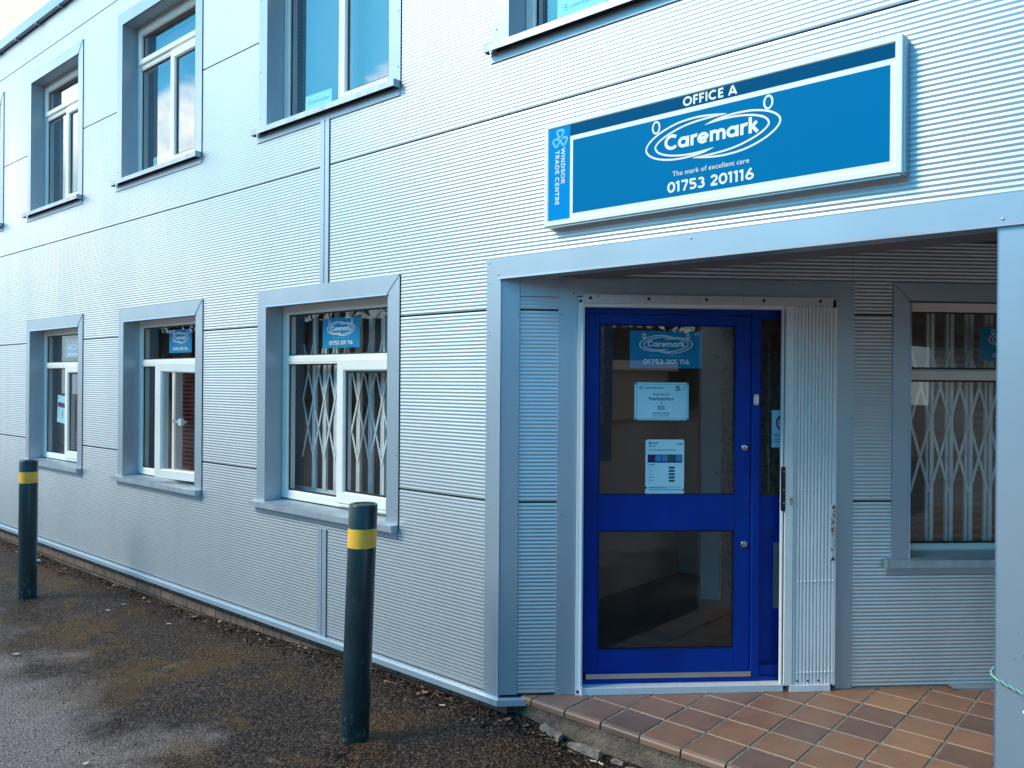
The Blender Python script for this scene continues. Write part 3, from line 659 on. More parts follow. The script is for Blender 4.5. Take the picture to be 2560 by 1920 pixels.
def cyl_on(mb, s, z_, r, o0, o1, mt, n=18):
    mb.dome(s, o0, z_, r, .0001, mt, n); b = len(mb.v)
    for o in (o0, o1):
        for j in range(n): mb.v.append(mb.tf(s + r * math.cos(2 * math.pi * j / n), o, z_ + r * math.sin(2 * math.pi * j / n)))
    for j in range(n): q = (j + 1) % n; mb.f.append((b + j, b + q, b + n + q, b + n + j)); mb.mi.append(mb.m(mt)); mb.uv.append(None)
    mb.dome(s, o1, z_, r, .004, mt, n)
for z_ in (1.330, .803):
    mb = MB(dr); cyl_on(mb, 1.336, z_, .0175, -.004, .010, 'steel'); mb.box(1.3335, 1.3385, .012, .0145, z_ - .010, z_ + .004, 'bolt'); mb.build('lock', leaf, smooth=False)
mb = MB(dr); mb.prism([(1.385, 1.570), (1.391, 1.562), (1.407, 1.562), (1.413, 1.570), (1.413, 1.612), (1.407, 1.620), (1.391, 1.620), (1.385, 1.612)], .012, .016, 'steel')
mb.box(1.393, 1.405, .016, .019, 1.582, 1.601, 'alu'); mb.dome(1.399, .0162, 1.612, .004, .003, 'bolt', 8); mb.dome(1.399, .0162, 1.569, .004, .003, 'bolt', 8); mb.build('keep_plate', dfr)
mb = MB(dr); mb.poly([(1.427, -.035, 1.068), (1.86, -.035, 1.068), (1.86, -.035, 2.03), (1.427, -.035, 2.03)], 'doorglass'); mb.build('side_glass', dfr, fix=False)
mb = MB(dr); xx = .46
rng0 = random.Random(4)
while xx < 1.49:
    l = rng0.uniform(.02, .07); mb.box(xx, min(xx + l, 1.49), .0085, .0105, .034, .040 + rng0.uniform(0, .006), 'white'); xx += l + (rng0.uniform(.003, .02) if rng0.random() < .25 else 0)
mb.build('peeling_paint', dfr)
mb = MB(dr); mb.box(.470, 1.379, -.02, .018, .080, .107, 'alu'); mb.build('weather_bar', dfr)
mb = MB(dr); mb.box(1.50, 1.60, -.028, -.0255, .45, .81, 'inwall'); mb.build('kick_panel', dfr)

# white folding gate and its channel
gate = thing('folding_gate', dw(1.6, 0, 0), 'white folding steel gate pushed back to the right of the blue door', 'gate')
mb = MB(dw); mb.box(.412, .446, -.05, .012, .0, 2.134, 'white'); mb.box(.436, .4375, .012, .018, .03, 2.10, 'white'); mb.box(.446, .452, -.05, -.01, .03, 2.11, 'white')
mb.dome(.425, .0125, 2.115, .009, .003, 'bolt', 12); mb.dome(.424, .0125, .018, .009, .003, 'bolt', 12); mb.build('side_channel', gate)
mb = MB(dw); mb.box(.438, 1.815, -.05, .028, 2.104, 2.150, 'peel'); mb.box(.446, 1.83, -.05, .004, 2.086, 2.1038, 'white')
for k in range(5): mb.dome(.475 + k * .317, .0285, 2.130, .009, .003, 'bolt', 12)
mb.build('top_track', gate)
mb = MB(dw); mb.box(.448, 1.552, -.05, .020, .001, .036, 'peel'); mb.box(.440, .4475, -.05, .026, .0, .046, 'white'); mb.build('bottom_track', gate)
mb = MB(dw); mb.box(1.556, 1.600, -.035, .022, .034, 2.103, 'white'); mb.box(1.541, 1.547, -.014, .014, .04, 2.103, 'white'); mb.box(1.547, 1.556, -.030, .0, .04, 2.103, 'bolt')
mb.box(1.5995, 1.604, -.03, .016, .036, 2.10, 'white'); mb.build('lead_post', gate)
mb = MB(dw); mb.box(1.540, 1.5565, .0, .0235, .985, 1.225, 'black')
for z_ in (1.20, 1.10, 1.03): mb.dome(1.549, .0237, z_, .004, .003, 'alu', 8)
mb.build('lock_strip', gate)
mb = MB(dw); mb.dome(1.588, .0225, 1.052, .0125, .004, 'steel', 16); mb.box(1.5805, 1.5955, .0225, .0255, 1.018, 1.048, 'steel'); mb.dome(1.590, .0265, 1.052, .004, .002, 'bolt', 8); mb.build('lock_cylinder', gate)
for k in range(12):
    s = 1.6055 + k * .01985; mb = MB(dw); z1 = 2.098; w = .0172; pr = [(-.03, 0), (.012, 0), (.0158, .0018), (.0165, .0080), (.0158, .0154), (.012, w), (-.03, w)]
    for (oa, da), (ob, db) in zip(pr, pr[1:]): mb.poly([(s + da, oa, .034), (s + db, ob, .034), (s + db, ob, z1), (s + da, oa, z1)], 'white')
    for z_ in (1.597, 1.100, .598, .100): mb.dome(s + .008, .016, z_ + k * .0003, .0062, .004, 'white', 10)
    if k in (1, 4, 7): mb.dome(s + .008, .016, .055, .0065, .004, 'bolt', 10)
    mb.box(s + .001, s + .0125, -.02, .013, 2.080, 2.0905, 'bolt')
    mb.build('gate_bar', gate, smooth=False)
mb = MB(dw); mb.box(1.590, 1.815, -.04, .026, -.0, .034, 'white'); mb.build('bottom_shoe', gate)
mb = MB(dw); mb.box(1.8345, 1.846, -.05, .016, .03, 2.10, 'white'); mb.dome(1.838, .0165, .02, .009, .004, 'bolt', 12); mb.build('end_post', gate)
mb = MB(dw); mb.box(1.8195, 1.8375, .0165, .0195, .71, 1.018, 'rust'); mb.dome(1.830, .0195, 1.004, .008, .004, 'bolt', 12); mb.dome(1.830, .0195, .722, .008, .004, 'bolt', 12); mb.build('hinge_plate', gate)

# entrance window
def wr(s, o, z_): s2, z2 = rec(s, z_, o - .085); return dw(s2, o - .085, z2)
mb = MB(wr); B1 = 3.60
mb.box(2.255, B1, -.06, 0, 2.084, 2.15, 'upvc'); mb.box(2.22, 2.262, -.06, 0, .75, 2.15, 'upvc'); mb.box(B1 - .04, B1, -.06, 0, .75, 2.084, 'upvc'); frame_bar(mb, 2.258, B1, 1.706, 1.767, -.06, .004, sides='tb'); frame_bar(mb, 2.25, B1, .758, .800, -.06, .004, sides='tb')
mb.box(2.258, B1, -.03, -.012, .800, .812, 'gasket'); mb.box(2.258, B1, -.03, -.012, 1.767, 1.776, 'gasket'); mb.box(2.258, B1, -.03, -.012, 1.696, 1.706, 'gasket'); mb.box(2.258, B1, -.03, -.012, 2.074, 2.084, 'gasket')
ew = mb.build('window', bld); ew['label'] = 'window to the right of the blue door, half hidden by the pillar'
surround(ew, 2.171, 3.68, .715, 2.240, .098, dw, .10)
mb = MB(dw); mb.hexa([(2.134, -.1, .705), (3.72, -.1, .705), (3.72, .04, .672), (2.134, .04, .672), (2.134, -.1, .745), (3.72, -.1, .745), (3.72, .038, .712), (2.134, .038, .712)], 'sill'); mb.box(2.125, 2.1345, .004, .043, .669, .716, 'trim'); mb.box(2.142, 3.71, -.008, .003, .626, .672, 'trim'); mb.box(2.142, 3.71, -.009, .0035, .6235, .6258, 'gap'); mb.build('sill', ew)
for c, d_ in ((.808, 1.700), (1.772, 2.080)):
    mb = MB(wr); mb.poly([(2.258, -.022, c), (B1, -.022, c), (B1, -.022, d_), (2.258, -.022, d_)], 'doorglass'); mb.build('pane', ew, fix=False)

# ------------------------------------------------------------------ interiors
mb = MB(world)
for z0, z1 in ((.0, 2.75), (3.0, 5.3)):
    mb.poly([(-13, 7.4, z0), (-3.6, 7.4, z0), (-3.6, 7.4, z1), (-13, 7.4, z1)], 'inwall'); mb.poly([(-13, YF + .24, z0), (-13, 7.4, z0), (-13, 7.4, z1), (-13, YF + .24, z1)], 'inwall')
    mb.poly([(-3.58, YF + .24, z0), (-3.58, 7.4, z0), (-3.58, 7.4, z1), (-3.58, YF + .24, z1)], 'inwall')
mb.poly([(-3.4, 7.4, 3), (2.3, 7.4, 3), (2.3, 7.4, 5.3), (-3.4, 7.4, 5.3)], 'inwall')
mb.build('interior_wall', bld, fix=False)
mb = MB(world)
for z_ in (.02, 3.0): mb.poly([(-13, YF + .1, z_), (CX - .75, YF + .1, z_), (CX - .75, 7.4, z_), (-13, 7.4, z_)], 'dark')
mb.poly([(CX - .7, YF + .1, 3.0), (2.3, YF + .1, 3.0), (2.3, 7.4, 3.0), (CX - .7, 7.4, 3.0)], 'dark')
mb.poly([(-4.6, 3.5, .012), (CX + .05, YF + .16, .012), (dw(4.3, -.1, 0)[0], dw(4.3, -.1, 0)[1], .012), (-.5, 9, .012), (-6, 9, .012)], 'infloor')
mb.build('interior_floor', bld, fix=False)
mb = MB(world)
for z_ in (2.72, 5.25): mb.poly([(-13, YF + .1, z_), (2.3, YF + .1, z_), (2.3, 8, z_), (-13, 8, z_)], 'inwall')
mb.build('interior_ceiling', bld, fix=False)
# hall behind the door
mb = MB(world); mb.poly([(-4.15, 6.44, 0), (-3.02, 6.38, 0), (-3.02, 6.38, 2.7), (-4.15, 6.44, 2.7)], 'hall')
mb.build('hall_wall', bld, fix=False)
mb = MB(world); mb.hexa([(-2.996, 5.719, 0), (-2.876, 5.782, 0), (-2.93, 5.88, 0), (-3.05, 5.82, 0), (-2.996, 5.719, 2.7), (-2.876, 5.782, 2.7), (-2.93, 5.88, 2.7), (-3.05, 5.82, 2.7)], 'post')
for z_ in (1.87, 1.46, .98, .5): mb.box(-2.905, -2.885, 5.752, 5.774, z_, z_ + .02, 'steel')
mb.build('hall_post', bld)
p1 = (-2.876, 5.80); p2 = dw(1.75, -.17, 0); Lb = math.hypot(p2[0] - p1[0], p2[1] - p1[1])
mb = MB(world); mb.poly([(p1[0], p1[1], 0), (p2[0], p2[1], 0), (p2[0], p2[1], 2.7), (p1[0], p1[1], 2.7)], 'inbrick', uv=[(0, 0), (Lb, 0), (Lb, 2.7), (0, 2.7)]); mb.build('hall_brick_wall', bld, fix=False)
mb = MB(dw); mb.poly([(1.95, -1.5, 0), (4.3, -1.5, 0), (4.3, -1.5, 2.7), (1.95, -1.5, 2.7)], 'inwall'); mb.poly([(1.95, -.2, 0), (1.95, -1.5, 0), (1.95, -1.5, 2.7), (1.95, -.2, 2.7)], 'inwall'); mb.build('office_wall', bld, fix=False)

# ------------------------------------------------------------------ grilles and blinds behind the glass
def grille(name, tf, us, zb, zt, lat0, lat1, o, label, seg):
    root = thing(name, tf((us[0] + us[-1]) / 2, o, zb), label, 'grille')
    for u in us:
        mb = MB(tf); mb.box(u - .020, u - .008, o - .018, o, zb, zt, 'grille'); mb.box(u + .002, u + .022, o - .018, o + .004, zb, zt, 'grille')
        mb.dome(u + .012, o + .0045, lat0 + .0, .006, .003, 'grille', 8); mb.build('upright', root)
    n = len(us); st = (us[1] - us[0])
    mb = MB(tf); mb.box(us[0] - .3, us[-1] + .3, o - .022, o - .005, zb - .035, zb, 'grille'); mb.build('bottom_rail', root)
    mb = MB(tf); mb.box(us[0] - .3, us[-1] + .3, o - .022, o - .005, zt, zt + .04, 'grille'); mb.build('top_rail', root)
    for i in range(-2, n):
        for a, b, q in ((0, 2, 0), (2, 0, .0045)):
            u0, u1 = us[0] + st * (i + a), us[0] + st * (i + b); f0, f1 = lat1, lat0
            def cut(t): return u0 + (u1 - u0) * t, f0 + (f1 - f0) * t
            lo_, hi_ = 0, 1; umin, umax = us[0] - st * 1.0, us[-1] + st * 1.0
            while lo_ < 1 and not umin - 1e-6 <= cut(lo_)[0] <= umax + 1e-6: lo_ += .25
            while hi_ > lo_ and not umin - 1e-6 <= cut(hi_)[0] <= umax + 1e-6: hi_ -= .25
            if hi_ - lo_ < .2: continue
            A, B = cut(lo_), cut(hi_); mb = MB(tf); mb.bar((A[0], o + .001 + q * 1.1, A[1]), (B[0], o + .001 + q * 1.1, B[1]), .0145, .0035, 'grille'); mb.build('lattice_bar', root)
    return root
grille('window_grille', fac, [-4.958 + .128 * k for k in range(4)] + [-4.958 + .128 * k for k in range(4, 8)], .895, 2.19, 1.118, 1.95, -D0 - .16, 'white folding security grille behind the lower window nearest the door', 0)
def gw(s, o, z_): s2, z2 = rec(s, z_, -.25); return dw(s2, -.25 + o, z2)
grille('window_grille', gw, [2.386 + .1135 * k for k in range(9)], .800, 2.075, 1.085, 1.875, 0, 'white folding security grille behind the window to the right of the blue door', 0)
def blind(label, tf, u0, u1, z0, z1, o, mt, step, name='venetian_blind', tilt=.55, group=None):
    root = thing(name, tf((u0 + u1) / 2, o, z0), label, 'blind', group); mb = MB(tf); n = int((z1 - z0) / step)
    for i in range(n):
        z_ = z0 + i * step; w = step * .62; mb.poly([(u0, o - w * .5, z_ - w * tilt), (u1, o - w * .5, z_ - w * tilt), (u1, o + w * .5, z_ + w * tilt), (u0, o + w * .5, z_ + w * tilt)], mt)
    mb.build('slats', root, fix=False)
    mb = MB(tf); mb.box(u0, u1, o - .02, o + .02, z1, z1 + .04, mt); mb.build('head_rail', root)
    mb = MB(tf); mb.box(u0, u1, o - .012, o + .012, z0 - .03, z0 - .018, mt); mb.build('bottom_rail', root)
for (a, b), lb in zip(UPP[1:], ('pale venetian blind in the upper window above the taped notice', 'pale venetian blind in the upper window above the open casement', 'pale venetian blind in the large upper window left of the sign', 'pale venetian blind in the upper window above the sign')):
    blind(lb, fac, a + .16, b - .16, 3.58, 4.84, -D0 - .13, 'blind', .028)
blind('dark red slatted blind behind the open casement', fac, -6.91, -6.0, .92, 1.78, -D0 - .14, 'redblind', .036)
M['brownblind'] = mat('brown blind', (.30, .22, .17), .6)
blind('brown slatted blind behind the grille of the window right of the door', wr, 2.27, 3.55, .82, 2.02, -.42, 'brownblind', .045, tilt=.5)
blind('grey slatted blind in the lower window behind the far bollard', fac, -9.66, -8.5, .9, 2.16, -D0 - .14, 'inwall', .03, tilt=.7)

# ------------------------------------------------------------------ the sign
sign = thing('shop_sign', (-1.70, YF, 2.454), 'long blue framed sign board above the entrance with white emblem and telephone number', 'sign')
SX0, SX1, SZ0, SZ1 = -2.537, -.865, 2.452, 2.960; OF = .0655
mb = MB(fac); w = .026
ring_frame(mb, SX0, SX1, SZ0, SZ1, w, .0, OF, 'signwhite', .004); mb.box(SX0 + .008, SX1 - .008, .002, OF - .012, SZ0 - .007, SZ0 - .0005, 'alu'); mb.box(SX1 + .0005, SX1 + .006, .004, OF - .018, SZ0 + .004, SZ1 - .004, 'alu')
mb.build('sign_frame', sign)
OP = OF - .006
mb = MB(fac); mb.poly([(SX0 + w, OP, SZ0 + w), (SX1 - w, OP, SZ0 + w), (SX1 - w, OP, SZ1 - w), (SX0 + w, OP, SZ1 - w)], 'signwhite'); mb.build('face_board', sign)
mb = MB(fac); mb.box(-2.363, -.909, OP, OP + .001, 2.501, 2.857, 'signblue'); mb.build('main_panel', sign)
mb = MB(fac); mb.box(-2.380, SX1 - w, OP, OP + .001, 2.880, SZ1 - w, 'signdark'); mb.build('top_band', sign)
mb = MB(fac); mb.box(SX0 + w, -2.3815, OP, OP + .001, SZ0 + w, SZ1 - w, 'signlight'); mb.build('side_band', sign)
OL = OP + .002
mb = MB(fac); stroke_text(mb, 'OFFICE A', -1.765, 2.888, -1.512, .040, .0088, fac, OL, 'signwhite', gap=.04); mb.build('heading_lettering', sign, fix=False)
mb = MB(fac); emblem(mb, -1.637, 2.735, .313, .094, fac, OL, 'signwhite', .027); mb.build('emblem', sign, fix=False)
mb = MB(fac); type_text(mb, 'The mark of excellent care', -1.635, 2.5905, .0225, fac, OL, 'signwhite', 0.0, width=.358)
mb.build('slogan_lettering', sign, fix=False)
mb = MB(fac); type_text(mb, '®', -1.402, 2.765, .012, fac, OL, 'signwhite', 0.0); mb.build('registered_mark', sign, fix=False)
mb = MB(fac); stroke_text(mb, '01753 201116', -1.840, 2.5195, -1.434, .047, .0098, fac, OL, 'signwhite', gap=.03); mb.build('telephone_number', sign, fix=False)
mb = MB(fac); stroke_text(mb, 'WINDSOR', 2.830, -2.434, 2.653, .024, .0046, fac, OL, 'signwhite', rot=True, gap=.05); stroke_text(mb, 'TRADE CENTRE', 2.822, -2.470, 2.552, .024, .0046, fac, OL, 'signwhite', rot=True, gap=.05)
mb.build('side_lettering', sign, fix=False)
mb = MB(fac)
for cx, cz, ro in ((-2.440, 2.903, 0), (-2.464, 2.862, 118), (-2.419, 2.864, -118)):
    for r_, q in ((.0215, 0), (.0150, 1)):
        pts = [(cx + r_ * (1 + .16 * math.cos(3 * R(a) - math.pi / 2 * 1 + R(ro) * 3)) * math.cos(R(a)), cz + r_ * 1.0 * (1 + .16 * math.cos(3 * R(a) - math.pi / 2 + R(ro) * 3)) * math.sin(R(a))) for a in range(0, 360, 12)]
        ribbon(mb, pts, .0058, fac, OL + .0002 * q + .0003 * (ro > 0), 'cyan', True)
mb.build('clover_mark', sign, fix=False)

# ------------------------------------------------------------------ posters and notices on the glass
def poster(label, tf, u0, u1, z0, z1, o, group='blue posters on the glass', slogan=True, tilt=0.0):
    root = thing('window_poster', tf((u0 + u1) / 2, o, z0), label, 'poster', group)
    mb = MB(tf); mb.box(u0, u1, o - .0012, o, z0, z1, 'poster'); mb.build('sheet', root)
    w, hh = u1 - u0, z1 - z0; cx = (u0 + u1) / 2
    mb = MB(tf); emblem(mb, cx, z0 + hh * .64, w * .365, hh * .24, tf, o + .0008, 'signwhite', .034); mb.build('emblem', root, fix=False)
    mb = MB(tf); stroke_text(mb, '01753 201 116', cx - w * .315, z0 + hh * .11, cx + w * .325, hh * .125, hh * .03, tf, o + .0008, 'signwhite')
    if slogan: type_text(mb, 'The mark of excellent care', cx, z0 + hh * .31, hh * .06, tf, o + .0008, 'cyan', 0, width=w * .47)
    mb.build('lettering', root, fix=False)
OG = -D0 - .03
poster('blue poster behind the top pane of the lower window with the grille', fac, -4.680, -4.275, 1.903, 2.107, OG)
poster('blue poster behind the top pane of the window with the open casement', fac, -6.905, -6.510, 1.912, 2.112, OG)
poster('faded blue poster behind the top pane of the lower window by the far bollard', fac, -9.215, -8.820, 1.905, 2.108, OG)
poster('blue poster at the top of the glass in the blue door', dr, .697, 1.094, 1.759, 1.960, -.026)
poster('blue poster partly hidden by the pillar, in the window right of the door', wr, 2.672, 3.07, 1.815, 2.005, -.028)
root = thing('delivery_notice', dr(.87, -.02, 1.48), 'landscape delivery notice under the poster on the blue door glass', 'notice')
mb = MB(dr); O = -.0235; mb.box(.724, 1.022, O - .001, O + .0035, 1.477, 1.681, 'paper'); mb.build('sheet', root)
mb = MB(dr); o = O + .0045
for a, b, c, d_ in ((.735, 1.014, 1.4835, 1.485), (.735, 1.014, 1.671, 1.6725), (.735, .7365, 1.485, 1.671), (1.0125, 1.014, 1.485, 1.671)): mb.box(a, b, o - .0006, o, c, d_, 'teal')
for a in (.7315, 1.0165):
    for c in (1.4815, 1.675): mb.dome(a, o, c, .006, .002, 'teal', 8)
mb.build('border', root)
mb = MB(dr)
type_text(mb, 'Deliveries for', .872, 1.6115, .0125, dr, o, 'ink', 0); type_text(mb, 'Pearlcatchers', .872, 1.585, .0185, dr, o, 'teal', .018); type_text(mb, '&', .872, 1.564, .011, dr, o, 'ink')
type_text(mb, 'ESS', .872, 1.535, .020, dr, o, 'teal', .02); type_text(mb, 'upstairs please', .872, 1.511, .012, dr, o, 'ink', 0); type_text(mb, 'call 01753 670187', .872, 1.497, .0085, dr, o, 'ink')
type_text(mb, 'pearlcatchers', .833, 1.6475, .0115, dr, o, 'teal', .01, width=.105)
mb.build('lettering', root, fix=False)
mb = MB(dr)
def eye(mb, cx, cz, r, tf, o, mt='teal'):
    mb.dome(cx, o, cz, r * .42, .0004, mt, 12, tf)
    ribbon(mb, arc(cx, cz, r, r, 15, 150, 12) + [(cx - r * 1.7, cz + r * .2)], r * .22, tf, o + .0001, mt); ribbon(mb, arc(cx, cz, r, r, 195, 330, 12) + [(cx + r * 1.7, cz - r * .2)], r * .22, tf, o + .0002, mt)
eye(mb, .760, 1.652, .0095, dr, o)
ribbon(mb, [(.973, 1.660), (.955, 1.660), (.952, 1.655), (.955, 1.650), (.968, 1.650), (.972, 1.645), (.968, 1.640), (.950, 1.640)], .006, dr, o, 'teal'); ribbon(mb, arc(.965, 1.664, .038, .026, 10, -70, 10), .004, dr, o + .0002, 'teal', taper=lambda t: 1 - .7 * t)
mb.build('logos', root, fix=False)
root = thing('rating_notice', dr(.89, -.02, 1.08), 'pale portrait notice with a dark band, at the bottom of the door glass', 'notice')
mb = MB(dr); mb.box(.787, 1.000, O - .001, O + .0035, 1.078, 1.372, 'paper'); mb.build('sheet', root)
mb = MB(dr); mb.box(.799, .988, o - .0004, o, 1.247, 1.291, 'navy')
for k in range(4): mb.box(.841 + k * .0372, .874 + k * .0372, o, o + .0005, 1.254, 1.288, 'green' if k == 2 else 'midblue')
for k in range(5): mb.box(.916, .948, o - .0004, o, 1.2145 - k * .0178, 1.2255 - k * .0178, 'green')
mb.build('rating_band', root)
mb = MB(dr); type_text(mb, 'Caremark (Slough and South Bucks)', .803, 1.312, .0095, dr, o, 'ink', 0, 'LEFT', .150)
ribbon(mb, arc(.811, 1.3525, .0065, .0065, 0, 360, 16)[:-1], .0036, dr, o, 'navy', True); ribbon(mb, [(.813, 1.349), (.818, 1.344)], .003, dr, o + .0002, 'navy')
for a, b, c, hh in ((.825, .857, 1.354, .0035), (.825, .857, 1.348, .0025), (.803, .846, 1.334, .003), (.968, .992, 1.350, .003), (.955, .992, 1.344, .003), (.806, .838, 1.2335, .004),
                    (.808, .816, 1.219, .003), (.808, .826, 1.2015, .003), (.808, .820, 1.184, .003), (.808, .832, 1.166, .003), (.808, .826, 1.148, .003), (.806, .984, 1.1135, .0022), (.806, .900, 1.1095, .0022), (.806, .984, 1.099, .003)):
    x = a
    while x < b - .001:
        l = min(random.uniform(.003, .008), b - x); mb.poly([(x, o, c), (x + l, o, c), (x + l, o, c + hh), (x, o, c + hh)], 'ink', dr); x += l + .0012
mb.dome(.790, o, 1.111, .006, .002, 'ink', 8); mb.dome(.994, o, 1.100, .005, .002, 'ink', 8); mb.dome(.789, o, 1.371, .004, .002, 'ink', 8); mb.dome(.999, o, 1.371, .004, .002, 'ink', 8)
mb.build('lettering', root, fix=False)
root = thing('smoking_notice', dr(1.53, -.03, 1.33), 'no smoking sticker on the side glass, half hidden behind the folding gate', 'notice')
mb = MB(dr); os_ = -.033; mb.box(1.487, 1.627, os_ - .0012, os_, 1.331, 1.534, 'paper'); mb.build('sheet', root)
mb = MB(dr); ribbon(mb, arc(1.557, 1.465, .042, .042, 0, 360, 28)[:-1], .010, dr, os_ + .001, 'red', True); ribbon(mb, [(1.527, 1.495), (1.587, 1.435)], .009, dr, os_ + .0013, 'red'); mb.box(1.53, 1.585, os_ + .0003, os_ + .0008, 1.461, 1.469, 'ink')
type_text(mb, 'NO SMOKING', 1.557, 1.391, .0145, dr, os_ + .001, 'red', .02, width=.118); type_text(mb, 'It is against the law to', 1.557, 1.372, .008, dr, os_ + .001, 'ink', .02, width=.118); type_text(mb, 'smoke in these premises', 1.557, 1.359, .008, dr, os_ + .001, 'ink', .02, width=.118)
mb.build('lettering', root, fix=False)
def tilted(u0, z0, ang):
    c, s_ = math.cos(R(ang)), math.sin(R(ang))
    return lambda u, o, z_: (u0 + u * c - z_ * s_, YF - o, z0 + u * s_ + z_ * c)
tf = tilted(-9.418, 1.222, -4.5); root = thing('tilted_notice', tf(.1, OG, 0), 'tilted paper notice taped inside the lower window by the far bollard', 'notice')
mb = MB(tf); mb.box(0, .208, OG - .001, OG, 0, .290, 'paper'); mb.build('sheet', root)
mb = MB(tf); mb.box(.012, .196, OG, OG + .001, .165, .215, 'navy')
for k in range(5): mb.box(.125, .155, OG, OG + .001, .055 + k * .02, .066 + k * .02, 'green'); mb.box(.02, .05, OG, OG + .001, .058 + k * .02, .062 + k * .02, 'ink')
mb.box(.03, .06, OG, OG + .001, .262, .272, 'ink'); mb.build('print', root)
for (u0, u1, z0, z1, ang, lb) in ((-7.222, -6.905, 3.555, 3.672, 1.0, 'small white notice low in the upper window above the open casement'), (-4.905, -4.600, 3.545, 3.70, -1.5, 'small white notice low in the large upper window left of the sign'), (-2.640, -2.325, 3.545, 3.700, -1.0, 'white notice in the upper window above the sign')):
    tf = tilted(u0, z0, ang); root = thing('paper_notice', tf(.15, OG, 0), lb, 'notice', 'notices in the upper windows'); w, hh = u1 - u0, z1 - z0
    mb = MB(tf); mb.box(0, w, OG - .001, OG, 0, hh, 'paper'); mb.build('sheet', root)
    mb = MB(tf); eye(mb, w * .18, hh * .66, .016, tf, OG + .0008); type_text(mb, 'pearlcatchers', w * .30, hh * .60, .024, tf, OG + .0008, 'teal', .01, 'LEFT', w * .62); type_text(mb, 'Learning and Development', w * .14, hh * .30, .014, tf, OG + .0008, 'midblue', 0, 'LEFT', w * .76)
    mb.build('lettering', root, fix=False)

# ------------------------------------------------------------------ ground
def interp(x, tab):
    for (a, va), (b, vb) in zip(tab, tab[1:]):
        if x <= b: return va + (vb - va) * max(0, min(1, (x - a) / (b - a)))
    return tab[-1][1]
def gz(x, y):
    base = interp(x, [(-12, -.19), (-7.5, -.19), (-5, -.165), (-3, -.150), (0, -.15)])
    wall = interp(x, [(-12, -.19), (-8.2, -.20), (-6.4, -.198), (-5.1, -.150), (-4.2, -.116), (-3.4, -.108), (-2.75, -.100), (-2.3, -.142), (-1, -.15)])
    t = max(0, min(1, (y - 2.75) / .5)); t = t * t * (3 - 2 * t)
    k = base + (wall - base) * t
    if -14 < x < 1 and y > -1: k += .010 * (mnoise.fractal(Vector((x * 1.7, y * 1.7, 0)), 1, 2, 4)) + .004 * mnoise.noise(Vector((x * 16, y * 16, 3)))
    return k
mb = MB(world)
xs = [-120, -60, -30, -20, -14] + [-12 + .09 * i for i in range(134)] + [.6, 2, 5, 10, 20, 40, 80]; ys = [-90, -50, -30, -18, -10, -5, -2] + [0 + .07 * i for i in range(49)]
xs = sorted(xs); ys = sorted([y_ for y_ in ys if y_ < 3.40] + [3.45])
b = 0; nx = len(xs)
for y_ in ys:
    for x_ in xs: mb.v.append((x_, y_, gz(x_, y_)))
k = mb.m('asphalt')
for j in range(len(ys) - 1):
    for i in range(nx - 1): mb.f.append((j * nx + i, j * nx + i + 1, (j + 1) * nx + i + 1, (j + 1) * nx + i)); mb.mi.append(k); mb.uv.append(None)
g = mb.build('asphalt_ground', None, smooth=True, fix=False); tag(g, kind='structure')
mb = MB(world); mb.poly([(-120, 3.45, -.3), (120, 3.45, -.3), (120, 90, -.3), (-120, 90, -.3)], 'asphalt'); tag(mb.build('ground', None, fix=False), kind='structure')

# tiled step
step = thing('tiled_step', (-1.6, 3.4, -.15), 'red quarry tile step in front of the blue door', 'step')
TS = .22176; TX, TY = -1.6091, 3.7735; YN = 3.312
mb = MB(world); mb.poly([(-2.80, YN + .012, -.0035), (6.2, YN + .012, -.0035), (6.2, 6.25, -.0035), (-.3, 6.25, -.0035), (CX + .05, YF + .13, -.0035)], 'grout'); mb.build('grout_bed', step, fix=False)
def clip(poly, a, b, c):                            # keep a*x + b*y <= c
    o_ = []
    for i in range(len(poly)):
        p, q = poly[i], poly[(i + 1) % len(poly)]; dp, dq = a * p[0] + b * p[1] - c, a * q[0] + b * q[1] - c
        if dp <= 0: o_.append(p)
        if dp * dq < 0: t = dp / (dp - dq); o_.append((p[0] + (q[0] - p[0]) * t, p[1] + (q[1] - p[1]) * t))
    return o_
mb = MB(world); j_ = .0046; rng = random.Random(11)
darkset = {(-4, -2): .2, (-3, -2): .05, (3, 3): .1, (1, 2): .3, (3, 1): .3}
